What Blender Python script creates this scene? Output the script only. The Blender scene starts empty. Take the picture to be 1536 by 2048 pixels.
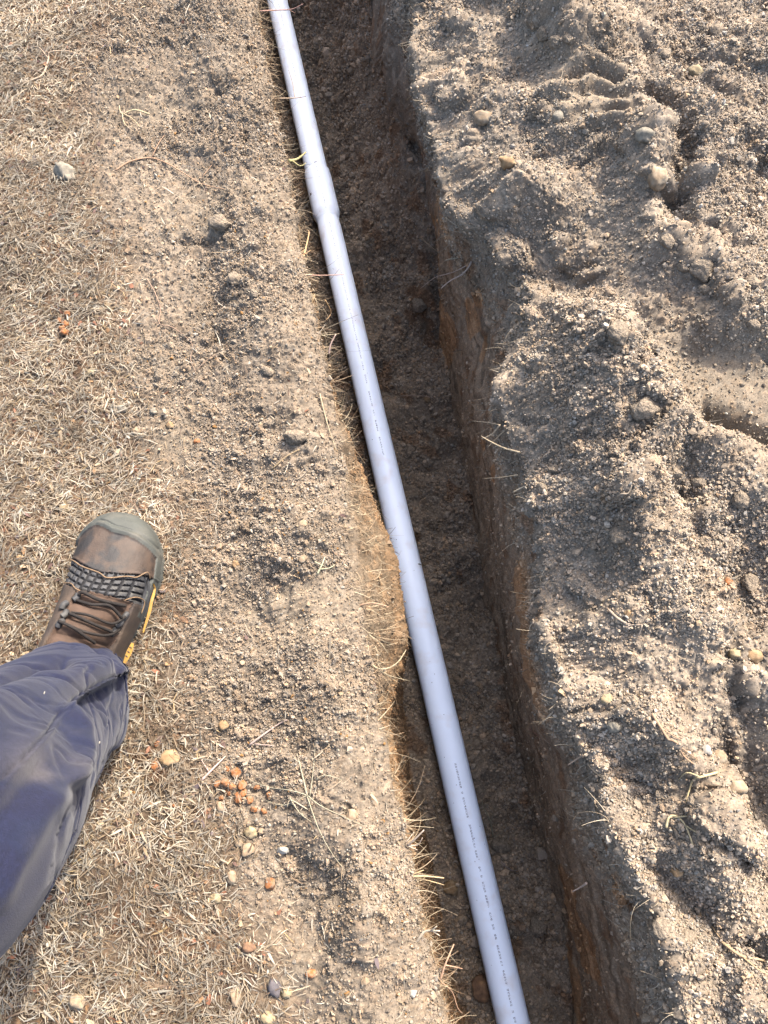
import bpy, math, random
import numpy as np
from mathutils import Vector, Matrix
from mathutils.bvhtree import BVHTree
R = math.radians
random.seed(7)
rng = np.random.default_rng(11)
C = bpy.context.scene.collection
sc = bpy.context.scene

# ------------------------------------------------------------------ camera, sky, sun, exposure
H = 1.05; TH = R(19.0); FPX = 1479.0
cam_d = bpy.data.cameras.new('camera'); cam = bpy.data.objects.new('camera', cam_d); C.objects.link(cam)
cam_d.sensor_fit = 'VERTICAL'; cam_d.sensor_height = 36.0; cam_d.sensor_width = 27.0
cam_d.lens = FPX / 2048 * 36.0
cam_d.clip_start = 0.02; cam_d.clip_end = 500
cam.location = (0, 0, H); cam.rotation_euler = (TH, 0, 0)
sc.camera = cam
SUN_EL = R(48); SUN_AZ = R(36)            # azimuth clockwise from +Y (top of the picture)
w = bpy.data.worlds.new('World'); sc.world = w; w.use_nodes = True
nt = w.node_tree; nt.nodes.clear()
sky = nt.nodes.new('ShaderNodeTexSky'); sky.sky_type = 'NISHITA'; sky.sun_disc = False
sky.sun_elevation = SUN_EL; sky.sun_rotation = SUN_AZ
sky.dust_density = 5.5; sky.ozone_density = 1.0
bg = nt.nodes.new('ShaderNodeBackground'); bg.inputs['Strength'].default_value = 0.15
wo = nt.nodes.new('ShaderNodeOutputWorld')
nt.links.new(sky.outputs[0], bg.inputs[0]); nt.links.new(bg.outputs[0], wo.inputs[0])
sun_d = bpy.data.lights.new('sun', 'SUN'); sun_d.energy = 2.3; sun_d.angle = R(1.2); sun_d.color = (1.0, 0.93, 0.83)
sun = bpy.data.objects.new('sun', sun_d); C.objects.link(sun)
sdir = Vector((math.sin(SUN_AZ) * math.cos(SUN_EL), math.cos(SUN_AZ) * math.cos(SUN_EL), math.sin(SUN_EL)))
sun.rotation_euler = sdir.to_track_quat('Z', 'Y').to_euler(); sun.location = (2, 2, 4)
sc.view_settings.view_transform = 'Standard'; sc.view_settings.look = 'None'
sc.view_settings.exposure = 2.7; sc.view_settings.gamma = 1.0

# ------------------------------------------------------------------ helpers
ct, st = math.cos(TH), math.sin(TH)
def ray(px, py):
    dx = (px - 768) / FPX; dy = (1024 - py) / FPX
    return Vector((dx, dy * ct + st, dy * st - ct))
def wpt(px, py, z):
    d = ray(px, py); t = (z - H) / d.z
    return Vector((d.x * t, d.y * t, z))
def project(P):                                  # arrays (...,3) -> photo pixel coordinates
    x = P[..., 0]; y = P[..., 1]; z = P[..., 2] - H
    depth = y * st - z * ct; up = y * ct + z * st
    depth = np.maximum(depth, 1e-4)
    return 768 + FPX * x / depth, 1024 - FPX * up / depth
def lin(c):
    return tuple(((v / 255) / 12.92 if v / 255 <= .04045 else ((v / 255 + .055) / 1.055) ** 2.4) for v in c)
def sstep(a, b, x):
    t = np.clip((x - a) / (b - a), 0, 1); return t * t * (3 - 2 * t)
def hsh(ix, iy, seed):
    h = (ix.astype(np.int64) * 374761393 + iy.astype(np.int64) * 668265263 + seed * 1442695041) & 0xFFFFFFFF
    h = ((h ^ (h >> 13)) * 1274126177) & 0xFFFFFFFF
    h = (h ^ (h >> 16)); h = (h * 2246822519) & 0xFFFFFFFF; h = h ^ (h >> 15)
    return (h & 0xFFFFFF).astype(np.float32) / float(0xFFFFFF)
def vnoise(x, y, seed=0):
    ix = np.floor(x); iy = np.floor(y); fx = (x - ix).astype(np.float32); fy = (y - iy).astype(np.float32)
    ix = ix.astype(np.int64); iy = iy.astype(np.int64)
    ux = fx * fx * fx * (fx * (fx * 6 - 15) + 10); uy = fy * fy * fy * (fy * (fy * 6 - 15) + 10)
    a = hsh(ix, iy, seed); b = hsh(ix + 1, iy, seed); c = hsh(ix, iy + 1, seed); d = hsh(ix + 1, iy + 1, seed)
    return ((a * (1 - ux) + b * ux) * (1 - uy) + (c * (1 - ux) + d * ux) * uy) * 2 - 1
def fbm(x, y, scale, octs=4, seed=0, gain=.5):
    s = 0; a = 1; f = 1 / scale; tot = 0
    for k in range(octs):
        ang = .6 * k
        xr = x * math.cos(ang) - y * math.sin(ang); yr = x * math.sin(ang) + y * math.cos(ang)
        s = s + a * vnoise(xr * f + 17.3 * k, yr * f - 9.1 * k, seed + k); tot += a; a *= gain; f *= 2.03
    return s / tot
def crumbs2d(x, y, cell, seed, rmin=.25, rmax=.72, dens=1.0):      # packed half-balls: height and id
    X = x / cell; Y = y / cell; ix = np.floor(X).astype(np.int64); iy = np.floor(Y).astype(np.int64)
    best = np.zeros(X.shape, np.float32); bid = np.zeros(X.shape, np.float32)
    for ox in (-1, 0, 1):
        for oy in (-1, 0, 1):
            jx = ix + ox; jy = iy + oy
            cx = jx + hsh(jx, jy, seed); cy = jy + hsh(jx, jy, seed + 1)
            hr = hsh(jx, jy, seed + 2); r = rmin + (rmax - rmin) * hr * hr
            if dens < 1: r = np.where(hsh(jx, jy, seed + 3) < dens, r, 0.0)
            an = hsh(jx, jy, seed + 4) * 6.283; dx = X - cx; dy = Y - cy
            ex = dx * np.cos(an) + dy * np.sin(an); ey = (dy * np.cos(an) - dx * np.sin(an)) * 1.25
            h = np.sqrt(np.maximum(0, r * r - ex * ex - ey * ey))
            m = h > best; best = np.where(m, h, best); bid = np.where(m, hsh(jx, jy, seed + 5), bid)
    return best * cell, bid

def mesh_np(name, V, F, mat, col=None, smooth=True, parent=None):
    V = np.ascontiguousarray(V, np.float32).reshape(-1, 3); F = np.ascontiguousarray(F, np.int32)
    n = F.shape[1]; me = bpy.data.meshes.new(name)
    me.vertices.add(len(V)); me.vertices.foreach_set('co', V.ravel())
    me.loops.add(F.size); me.loops.foreach_set('vertex_index', F.ravel())
    me.polygons.add(len(F)); me.polygons.foreach_set('loop_start', np.arange(0, F.size, n, dtype=np.int32))
    me.polygons.foreach_set('loop_total', np.full(len(F), n, np.int32))
    me.polygons.foreach_set('use_smooth', np.full(len(F), smooth, bool))
    me.update(calc_edges=True)
    if col is not None:
        a = me.color_attributes.new('Col', 'FLOAT_COLOR', 'POINT')
        c4 = np.ones((len(V), 4), np.float32); c4[:, :3] = np.asarray(col, np.float32).reshape(-1, 3) * K
        a.data.foreach_set('color', c4.ravel())
    me.materials.append(mat)
    o = bpy.data.objects.new(name, me); C.objects.link(o)
    if parent: o.parent = parent
    return o
def tag(o, label=None, cat=None, group=None, kind=None):
    if label: o['label'] = label
    if cat: o['category'] = cat
    if group: o['group'] = group
    if kind: o['kind'] = kind
    return o
def empty(name, loc=(0, 0, 0)):
    o = bpy.data.objects.new(name, None); C.objects.link(o); o.location = loc; o.empty_display_size = .05
    return o
K = .44                                            # one common tone for every dusty colour
def material(name, color=None, rough=.9, noise=None, bump=None, spec=.2, attr=False, sheen=0, mottle=None, wave=None):
    """procedural principled material; noise=(scale, amount) varies value, mottle=(scale, colour, lo, hi) mixes a second colour"""
    if name != 'pvc_plastic':
        if color: color = tuple(v * K for v in color)
        if mottle: mottle = (mottle[0], tuple(v * K for v in mottle[1]), mottle[2], mottle[3])
    m = bpy.data.materials.new(name); m.use_nodes = True; t = m.node_tree; N = t.nodes; L = t.links
    b = N['Principled BSDF']; b.inputs['Roughness'].default_value = rough; b.inputs['Specular IOR Level'].default_value = spec
    tc = N.new('ShaderNodeTexCoord')
    if attr:
        a = N.new('ShaderNodeAttribute'); a.attribute_name = 'Col'; cur = a.outputs['Color']
    else:
        c = N.new('ShaderNodeRGB'); c.outputs[0].default_value = (*color, 1); cur = c.outputs[0]
    if mottle:
        s, c2, lo, hi = mottle
        n = N.new('ShaderNodeTexNoise'); n.inputs['Scale'].default_value = s; n.inputs['Detail'].default_value = 6
        L.new(tc.outputs['Object'], n.inputs['Vector'])
        mr = N.new('ShaderNodeMapRange'); mr.inputs[1].default_value = lo; mr.inputs[2].default_value = hi; L.new(n.outputs[0], mr.inputs[0])
        mx = N.new('ShaderNodeMix'); mx.data_type = 'RGBA'; L.new(mr.outputs[0], mx.inputs[0]); L.new(cur, mx.inputs[6]); mx.inputs[7].default_value = (*c2, 1)
        cur = mx.outputs[2]
    if noise:
        n = N.new('ShaderNodeTexNoise'); n.inputs['Scale'].default_value = noise[0]; n.inputs['Detail'].default_value = 5
        L.new(tc.outputs['Object'], n.inputs['Vector'])
        mr = N.new('ShaderNodeMapRange'); mr.inputs[1].default_value = .3; mr.inputs[2].default_value = .7
        mr.inputs[3].default_value = 1 - noise[1]; mr.inputs[4].default_value = 1 + noise[1]; L.new(n.outputs[0], mr.inputs[0])
        mx = N.new('ShaderNodeVectorMath'); mx.operation = 'SCALE'; L.new(cur, mx.inputs[0]); L.new(mr.outputs[0], mx.inputs['Scale'])
        cur = mx.outputs[0]
    L.new(cur, b.inputs['Base Color'])
    if bump:
        n = N.new('ShaderNodeTexNoise'); n.inputs['Scale'].default_value = bump[0]; n.inputs['Detail'].default_value = 4
        L.new(tc.outputs['Object'], n.inputs['Vector'])
        bn = N.new('ShaderNodeBump'); bn.inputs['Strength'].default_value = bump[1]; bn.inputs['Distance'].default_value = bump[2]
        L.new(n.outputs[0], bn.inputs['Height']); L.new(bn.outputs[0], b.inputs['Normal'])
    if sheen: b.inputs['Sheen Weight'].default_value = sheen
    return m

M_soil = material('soil', attr=True, rough=.97, noise=(420, .30), bump=(600, .5, .0009), spec=.08)
M_crumb = material('soil_crumb', attr=True, rough=.97, noise=(500, .22), bump=(700, .4, .0004), spec=.08)
M_straw = material('dry_grass', attr=True, rough=.75, spec=.25)
M_root = material('root', attr=True, rough=.8, noise=(300, .2), spec=.2)

# ------------------------------------------------------------------ ground: lawn, trench and spoil heap as one sheet
def curve(pts, zdef):
    P = []
    for p in pts:
        z = p[2] if len(p) > 2 else zdef
        q = wpt(p[0], p[1], z); P.append((q.y, q.x, z))
    P.sort()
    a = np.array(P)
    return a
SLOPE = -0.215
def ev(cv, y, k=1):
    v = np.interp(y, cv[:, 0], cv[:, k])
    if k == 1:
        v = v + np.where(y < cv[0, 0], (y - cv[0, 0]) * SLOPE, 0) + np.where(y > cv[-1, 0], (y - cv[-1, 0]) * SLOPE, 0)
    return v
cLt = curve([(505, -40), (508, 0), (526, 100), (543, 200), (570, 300), (588, 400), (600, 500), (616, 560), (630, 620), (646, 700), (660, 800), (676, 880), (688, 980),
             (690, 1080), (700, 1150), (724, 1230), (740, 1320), (747, 1400), (760, 1450), (778, 1550), (798, 1650), (826, 1750), (846, 1850), (868, 1920), (886, 2000), (894, 2048)], .015)
zLm = -.16
cLm = curve([(508, 0), (540, 200), (572, 360), (574, 420), (605, 560), (632, 700), (656, 800), (700, 900), (738, 980), (770, 1060), (790, 1120), (803, 1200), (810, 1290), (790, 1350), (756, 1430),
             (768, 1500), (784, 1600), (818, 1750), (838, 1850), (872, 1960), (884, 2048)], zLm)
cLb = curve([(500, 0), (545, 200), (578, 400), (614, 560), (648, 700), (684, 850), (752, 1024), (786, 1200), (804, 1400), (830, 1600), (862, 1750), (905, 1950), (925, 2048)], -.57)
cRb = curve([(690, 0), (735, 100), (800, 220), (850, 330), (856, 500), (875, 600), (880, 700), (900, 820), (930, 950), (945, 1080), (968, 1180), (1000, 1350), (1042, 1530), (1080, 1680), (1112, 1800), (1126, 1900), (1142, 2048)], -.57)
cRm = curve([(735, 0), (748, 130), (785, 220), (842, 300), (868, 400), (885, 520), (915, 610), (935, 700), (940, 800), (975, 950), (1000, 1080), (1030, 1250), (1055, 1400), (1095, 1550), (1140, 1700), (1180, 1850), (1215, 1960), (1240, 2048)], -.22)
cRt = curve([(838, -40), (835, 0), (825, 100), (832, 200), (866, 290), (890, 400), (920, 450), (985, 490), (1035, 560), (1052, 625), (1055, 690), (1005, 740), (982, 800), (1016, 900), (1048, 970), (1074, 1050),
             (1090, 1150), (1084, 1250), (1112, 1350), (1130, 1450), (1170, 1520), (1192, 1600), (1220, 1690), (1265, 1770), (1305, 1830), (1328, 1950), (1356, 2048)], .05)

ND = 1500
yd = -0.55 + (2.55 + .55) * np.cumsum(np.concatenate([[0], (1 + np.linspace(0, 1.2, ND - 1))])) / np.sum(1 + np.linspace(0, 1.2, ND - 1))
g = np.cumsum(.004 * 1.19 ** np.arange(46))
ys = np.concatenate([(yd[0] - g)[::-1], yd, yd[-1] + g])
fadeN = 1 - sstep(2.0, 6.0, np.maximum(ys - yd[-1], yd[0] - ys))          # the trench runs out far beyond the picture
nl, nwl, nf, nwr, nr = 400, 120, 130, 150, 440
gl = np.cumsum(.004 * 1.19 ** np.arange(46))

Yc = np.clip(ys, -3, 6)
jag = fbm(Yc, Yc * 0, .05, 4, 5) * .012
jag2 = fbm(Yc, Yc * 0 + 3, .07, 4, 25) * .011
xLt = ev(cLt, Yc) + jag * .45; xLm = ev(cLm, Yc) + jag * .4; xLb = ev(cLb, Yc)
xRb = ev(cRb, Yc) + jag2 * .5; xRm = ev(cRm, Yc); xRt = ev(cRt, Yc) + jag2
xRb = np.maximum(xRb, xLb + .12); 
zfl = -.575

def polyd(px, py, pts, z):                         # signed distance (positive = right of the line) to a line given in photo pixels at height z
    P = [wpt(a, b, z) for a, b in pts]
    best = np.full(px.shape, 9.0); sgn = np.ones(px.shape); tt = np.zeros(px.shape)
    for k in range(len(P) - 1):
        ax, ay = P[k].x, P[k].y; bx, by = P[k + 1].x, P[k + 1].y
        L2 = (bx - ax) ** 2 + (by - ay) ** 2
        t = np.clip(((px - ax) * (bx - ax) + (py - ay) * (by - ay)) / L2, 0, 1)
        dx = px - ax - t * (bx - ax); dy = py - ay - t * (by - ay)
        d = np.hypot(dx, dy); s = np.where((bx - ax) * dy - (by - ay) * dx > 0, 1, -1)
        m = d < best; best = np.where(m, d, best); sgn = np.where(m, s, sgn); tt = np.where(m, k + t, tt)
    return best * sgn, tt
def ridge(x, y, pts, h, wl, wr, z=.1):             # crest falling away over wl on its left and wr on its right (photo sense, line drawn top to bottom)
    d, t = polyd(x, y, pts, z)
    wd = np.where(d < 0, wr, wl)
    e = np.abs(d) / wd
    return h * np.exp(-e ** 1.7 * 1.2)
def blob(x, y, px, py, rx, ry, h, ang=0, z=.05, p=2):
    c = wpt(px, py, z); dx = x - c.x; dy = y - c.y; a = R(ang)
    ex = (dx * math.cos(a) + dy * math.sin(a)) / rx; ey = (dy * math.cos(a) - dx * math.sin(a)) / ry
    return h * np.exp(-(np.abs(ex) ** p + np.abs(ey) ** p))

def h_left(x, y, dr):                              # dr = distance left of the rim
    h = .012 * fbm(x, y, .22, 4, 40) + .015
    berm = np.exp(-((dr - .07) / .065) ** 2)
    h = h + berm * (.034 + .016 * fbm(x, y, .08, 3, 44))
    h = h - .012 * np.exp(-dr / .02)
    # trodden hollows and little ledges
    wv = 1 + .8 * fbm(x, y, .025, 3, 47)
    h = h - (blob(x, y, 235, 118, .05, .010, .010, -12, 0) + blob(x, y, 455, 215, .045, .014, .008, -25, 0) + blob(x, y, 330, 235, .14, .035, .008, 8, 0)) * wv
    h = h - (blob(x, y, 400, 500, .05, .008, .010, -5, 0) + blob(x, y, 488, 330, .008, .05, .012, -5, 0) + blob(x, y, 430, 610, .02, .09, .014, 8, 0)) * wv
    h = h - (blob(x, y, 500, 960, .006, .022, .008, -10, 0) + blob(x, y, 555, 1160, .05, .005, .007, 22, 0)) * wv
    h = h - blob(x, y, 590, 1220, .075, .045, .016, 20, 0, 4)              # flat boot print
    h = h - blob(x, y, 640, 1790, .05, .055, .022, 0, 0, 4)                # heel print
    h = h - blob(x, y, 702, 1618, .008, .008, .018, 0, 0)
    for pts in ([(545, 1195), (560, 1250)], [(572, 1185), (590, 1240)], [(540, 1225), (620, 1200)], [(550, 1250), (630, 1222)], [(600, 1180), (615, 1235)]):
        d, t = polyd(x, y, pts, 0); h = h + .003 * np.exp(-(d / .003) ** 2)
    d, t = polyd(x, y, [(492, 265), (496, 320), (500, 390)], 0)
    h = h - .02 * np.exp(-(d / .0025) ** 2) * (np.abs(y - wpt(495, 330, 0).y) < .045)
    return h
def h_right(x, y, dr):
    h = .05 + .060 * sstep(0, .12, dr) + .03 * sstep(.1, .45, dr)
    h = h + ridge(x, y, [(1020, -60), (1080, 80), (1150, 240), (1262, 330), (1275, 430), (1300, 560), (1420, 640), (1415, 760), (1330, 850)], .072, .12, .045)
    h = h - ridge(x, y, [(1290, 250), (1325, 300), (1345, 380), (1335, 440)], .05, .014, .030)
    h = h - ridge(x, y, [(1335, 440), (1350, 560), (1370, 610)], .03, .012, .04)
    h = h + ridge(x, y, [(1120, 640), (1190, 760), (1230, 900), (1180, 1000)], .05, .07, .09)
    h = h + blob(x, y, 1300, 840, .05, .035, .028, 0, .1) + blob(x, y, 1210, 720, .10, .15, .045, 0, .1) + blob(x, y, 1130, 250, .08, .12, .03, 0, .1)
    h = h + blob(x, y, 1030, 440, .06, .045, .03, 0, .05, 3)               # ledge over the hollow
    h = h - blob(x, y, 1180, 560, .035, .05, .035, 20, .1)
    h = h - ridge(x, y, [(1120, 560), (1210, 690), (1330, 690)], .02, .02, .02)
    h = h + ridge(x, y, [(1240, 1080), (1320, 1180), (1390, 1300), (1440, 1400)], .045, .09, .035)
    h = h - ridge(x, y, [(1330, 930), (1350, 990)], .03, .02, .03)
    h = h - blob(x, y, 1460, 1130, .055, .09, .045, 10, .1)
    h = h + blob(x, y, 1470, 1010, .06, .03, .02, 20, .1)
    h = h - ridge(x, y, [(1500, 1440), (1530, 1560), (1600, 1700)], .07, .03, .07)
    h = h + ridge(x, y, [(1150, 1380), (1200, 1560), (1270, 1720), (1360, 1900), (1400, 2060)], .03, .035, .09)
    h = h + ridge(x, y, [(1300, 1480), (1400, 1560), (1480, 1660)], .03, .05, .03)
    h = h - ridge(x, y, [(1330, 1740), (1430, 1830), (1510, 1900)], .028, .016, .03)
    h = h - ridge(x, y, [(1200, 1500), (1330, 1560), (1440, 1580)], .015, .02, .03)
    h = h + .034 * fbm(x, y, .16, 3, 60) + .016 * fbm(x, y, .06, 3, 66)
    # plates pressed flat by boots and tracks
    c = wpt(1455, 790, .13)
    pl = np.exp(-((np.abs((x - c.x)) / .105) ** 5 + (np.abs((y - c.y) + .25 * (x - c.x)) / .085) ** 5))
    h = h * (1 - pl) + pl * (.130 + .006 * fbm(x, y, .05, 3, 67) + .05 * (x - c.x))
    d, t = polyd(x, y, [(1405, 862), (1460, 880), (1510, 915)], .1)
    h = h - .045 * np.exp(-(np.maximum(-d, 0) / .004) ** 2) * np.exp(-(np.maximum(d, 0) / .022) ** 2) * (np.abs(x - wpt(1460, 880, .1).x) < .045) * (1 - 0)
    d, t = polyd(x, y, [(1480, 735), (1560, 785)], .1)
    h = h - .014 * np.exp(-(d / .0035) ** 2) * pl
    c = wpt(1180, 205, .15)
    ex = (x - c.x) / .072; ey = (y - c.y) / .070
    tp = np.exp(-(np.abs(ex) ** 4 + np.abs(ey) ** 4))
    ph = (y - c.y) - .010 * np.abs(((x - c.x) / .045) % 2 - 1) * 2
    tread = .013 * np.sin(ph / .036 * 2 * math.pi + 1.0 * fbm(x, y, .04, 2, 68)) * (.8 + .8 * fbm(x, y, .03, 3, 69)) + .006 * fbm(x, y, .02, 3, 70)
    h = h * (1 - tp) + tp * (.165 + tread - .04 * (y - c.y))
    return h, np.maximum(pl, tp)

n = len(ys); rows = []
def lerp(a, b, t): return a[:, None] * (1 - t[None]) + b[:, None] * t[None]
# left lawn, from the far left to the rim
XL0 = -0.98
tl = np.linspace(0, 1, nl) ** 1.0
xl = np.concatenate([np.repeat((XL0 - gl[::-1])[None], n, 0), lerp(np.full(n, XL0), xLt, tl)], 1)
Yl = np.repeat(ys[:, None], xl.shape[1], 1)
drl = xLt[:, None] - xl
far = np.exp(-(np.maximum(0, np.abs(Yl - 1) - 3) ** 2 + np.maximum(0, np.abs(xl) - 2) ** 2) / 4)
zl = h_left(xl, Yl, drl) * far
zrimL = zl[:, -1]
tw = np.linspace(0, 1, nwl + 1)[1:]
def wall3(xa, za, xm, zm, xb, zb, t):              # rim -> shoulder -> foot of the bank, as a soft curve
    la = np.hypot(xm - xa, zm - za); lb = np.hypot(xb - xm, zb - zm); k = (la / (la + lb))[:, None]
    T = t[None, :]
    u = np.clip(T / k, 0, 1); v = np.clip((T - k) / (1 - k), 0, 1)
    X = xa[:, None] + (xm - xa)[:, None] * u + (xb - xm)[:, None] * v
    Z = za[:, None] + (zm - za)[:, None] * u + (zb - zm)[:, None] * v
    return X, Z
fd = fadeN
xwl, zwl = wall3(xLt, zrimL, xLm, zLm * fd, xLb, zfl * fd, tw)
tf = np.linspace(0, 1, nf + 1)[1:]
xf = lerp(xLb, xRb, tf)
Yf = np.repeat(ys[:, None], nf, 1); TF = np.repeat(tf[None], n, 0)
heap = sstep(.30, 1, TF) * (sstep(.98, 1.35, Yf)) * .30 * (1 + .5 * fbm(xf, Yf, .12, 3, 81))
heap = heap + .05 * np.exp(-((Yf - .85) / .10) ** 2) * sstep(.35, .9, TF) + .05 * sstep(.72, 1, TF) * (.6 + .8 * fbm(xf, Yf, .10, 3, 83))
heap = heap + .045 * np.exp(-((Yf - .45) / .05) ** 2) * sstep(.5, .95, TF)
zf = (zfl + .040 * fbm(xf, Yf, .09, 4, 80) * sstep(.2, .5, TF) + heap) * fd[:, None]
# the pipe bears on the bedding
xrt = xRt
XR1 = .98
tr = np.linspace(0, 1, nr + 1)[1:]
xr = np.concatenate([lerp(xrt, np.full(n, XR1), tr), np.repeat((XR1 + gl)[None], n, 0)], 1)
Yr = np.repeat(ys[:, None], xr.shape[1], 1)
far = np.exp(-(np.maximum(0, np.abs(Yr - 1) - 3) ** 2 + np.maximum(0, np.abs(xr) - 2) ** 2) / 4)
hr, flatR = h_right(xr, Yr, xr - xrt[:, None]); zr = hr * far
zrimR = zr[:, 0]
zbR = zf[:, -1]; zmR = np.maximum(-.22, zbR + .05) * fd
Xw, Zw = wall3(xrt, zrimR, xRm, zmR, xRb, zbR, np.linspace(0, 1, nwr + 1)[1:-1])
Xw = Xw[:, ::-1]; Zw = Zw[:, ::-1]
GX = np.concatenate([xl, xwl, xf, Xw, xr], 1); GZ = np.concatenate([zl, zwl, zf, Zw, zr], 1)
GY = np.repeat(ys[:, None], GX.shape[1], 1)
for it in range(5):                                 # round the rims a little
    GZ[:, 1:-1] = .25 * GZ[:, :-2] + .5 * GZ[:, 1:-1] + .25 * GZ[:, 2:]
    GX[:, 1:-1] = .25 * GX[:, :-2] + .5 * GX[:, 1:-1] + .25 * GX[:, 2:]
cL = xl.shape[1]; cW = cL + nwl; cF = cW + nf; cV = cF + Xw.shape[1]; NC = GX.shape[1]
zone = np.concatenate([np.full(cL, 0), np.full(nwl, 1), np.full(nf, 2), np.full(cV - cF, 3), np.full(NC - cV, 4)])[None].repeat(n, 0)
seg = np.hypot(np.diff(GX, axis=1), np.diff(GZ, axis=1)); U = np.concatenate([np.zeros((n, 1)), np.cumsum(seg, 1)], 1)
U = U - U[:, cL:cL + 1] + xLt[:, None]
U[:, :cL] = GX[:, :cL]
cst = float(np.mean(U[60:-60, cV] - GX[60:-60, cV])); bw = sstep(.0, .06, GX[:, cV:] - GX[:, cV:cV + 1])
U[:, cV:] = U[:, cV:] * (1 - bw) + (GX[:, cV:] + cst) * bw
P = np.stack([GX, GY, GZ], -1)
du = np.gradient(P, axis=1); dv = np.gradient(P, axis=0); Nn = np.cross(du, dv); Nn /= np.maximum(np.linalg.norm(Nn, axis=-1, keepdims=True), 1e-9)
wide = (np.abs(GX) < 1.3) & (ys[:, None] > -1) & (ys[:, None] < 3.2)

# how grassy the left ground is
PX, PY = project(P)
bx = np.interp(PY, [-200, 0, 130, 300, 450, 600, 700, 850, 1000, 1100, 1250, 1350, 1500, 1700, 1850, 2048, 2300],
               [260, 260, 170, 165, 215, 270, 240, 300, 370, 390, 340, 320, 410, 450, 530, 580, 650])
grassy = np.where(zone == 0, sstep(70, -70, PX - bx + 60 * fbm(GX, GY, .09, 3, 90)), 0.0)
grassy = np.where((zone == 0) & ~wide, 1, grassy)
dusty = blob(GX, GY, 345, 890, .045, .06, 1, 20, 0) + blob(GX, GY, 300, 235, .09, .035, .9, 8, 0) + blob(GX, GY, 600, 1230, .07, .045, .9, 20, 0, 4) + blob(GX, GY, 330, 740, .05, .03, .7, 0, 0) + blob(GX, GY, 600, 1970, .06, .05, .6, 0, 0) + blob(GX, GY, 400, 440, .10, .05, .7, 0, 0)
dusty = np.clip(dusty, 0, 1) * (zone == 0)
flat = np.zeros_like(GX); flat[:, cV:] = flatR
def warp(c, k, sd): return U + c * k * fbm(U, GY, c * .7, 2, sd), GY + c * k * fbm(U, GY, c * .7, 2, sd + 7)
c1, id1 = crumbs2d(*warp(.0058, .5, 101), .0058, 100)
c2, id2 = crumbs2d(*warp(.015, .55, 111), .015, 110, .15, .6, .55)
c3, id3 = crumbs2d(*warp(.034, .5, 121), .034, 120, .12, .5, .35)
c4, id4 = crumbs2d(*warp(.075, .45, 131), .075, 134, .18, .55, .75)
facet = fbm(U, GY, .004, 2, 126)
f1 = fbm(U, GY, .03, 4, 130, .6); f2 = fbm(U, GY, .010, 3, 140, .6)
amp = np.choose(zone, [np.full_like(GX, 1.0), np.full_like(GX, .35), np.full_like(GX, 1.0), np.full_like(GX, .30), np.full_like(GX, 1.0)])
amp = amp * (1 - .6 * grassy) * (1 - .65 * dusty) * (1 - .85 * flat)
# the cut face of the right bank is scraped smooth low down and crumbly near the rim
deep = np.clip(-GZ / .5, 0, 1)
amp = np.where(zone == 3, np.where(GZ > -.10, .9, .22), amp)
amp = np.where(zone == 1, .55, amp)
clump = sstep(-.25, .35, fbm(U, GY, .12, 3, 150))
disp = amp * facet * .0010 + amp * (c1 * .8 + c2 * .9 * (.4 + .8 * clump) + c3 * .9 * clump * (zone != 0)) + c4 * (.55 * (zone == 4) * (1 - flat) + .30 * (zone == 0) * np.exp(-((xLt[:, None] - GX - .08) / .08) ** 2) * (1 - grassy) + .25 * (zone == 2)) + (f1 * .0055 + f2 * .0022) * (.35 + .65 * amp) * (1 - .9 * flat)
disp = disp + np.where((zone == 3) | (zone == 1), .010 * fbm(U * 1.0, GY, .10, 3, 160) + .0035 * fbm(U * 4, GY, .03, 3, 163), 0)
disp = disp + flat * .0012 * fbm(U, GY, .012, 3, 170)
disp = np.where(wide, disp, 0)
P = P + Nn * disp[..., None]

# soil colours: dry crust, damp spoil, subsoil in the cut, bedding on the floor
def cc(c): return np.array(c, np.float32)
dry = cc((.222, .175, .128)); spoil = cc((.290, .232, .172)); sub = cc((.46, .28, .15)); sub2 = cc((.35, .265, .18)); floorc = cc((.295, .225, .158)); orange = cc((.180, .134, .090)); thatch = cc((.125, .088, .058)); dust = cc((.24, .19, .135))
n1 = fbm(U, GY, .10, 4, 200)[..., None]; n2 = fbm(U, GY, .025, 3, 210)[..., None]
z5 = zone[..., None]
base = np.where(z5 == 0, dry, np.where(z5 == 4, spoil, np.where(z5 == 2, floorc, sub)))
thv = thatch * (1 + .5 * fbm(GX, GY, .05, 3, 92)[..., None]) + cc((.016, -.002, -.006)) * np.clip(fbm(GX, GY, .03, 3, 93)[..., None] * 2, 0, 1) * wide[..., None]
thv = np.where(wide[..., None], thv, thatch * 1.3)
base = np.where(z5 == 0, base * (1 - grassy[..., None]) + thv * grassy[..., None], base)
base = np.where(z5 == 0, base * (1 - .7 * dusty[..., None]) + dust * .7 * dusty[..., None], base)
base = np.where(z5 == 4, base + (dry * 1.08 - base) * sstep(-.1, .4, n1), base)
base = np.where(z5 == 4, base * (1 - .8 * flat[..., None]) + dust * .8 * flat[..., None], base)
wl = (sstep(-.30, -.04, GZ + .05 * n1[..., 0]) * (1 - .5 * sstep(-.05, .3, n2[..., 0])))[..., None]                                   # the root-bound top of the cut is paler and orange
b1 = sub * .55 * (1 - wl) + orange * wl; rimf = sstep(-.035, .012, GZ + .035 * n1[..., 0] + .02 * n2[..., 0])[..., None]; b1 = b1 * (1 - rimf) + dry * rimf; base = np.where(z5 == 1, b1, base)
wr_ = sstep(-.07, .02, GZ + .03 * n1[..., 0] + .30 * sstep(.95, 1.2, GY))[..., None]
b3 = np.where(sstep(-.1, .25, fbm(U * .6, GY, .13, 3, 220)[..., None] + .5 * (GZ[..., None] + .25)) > .5, sub, sub2)
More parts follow.
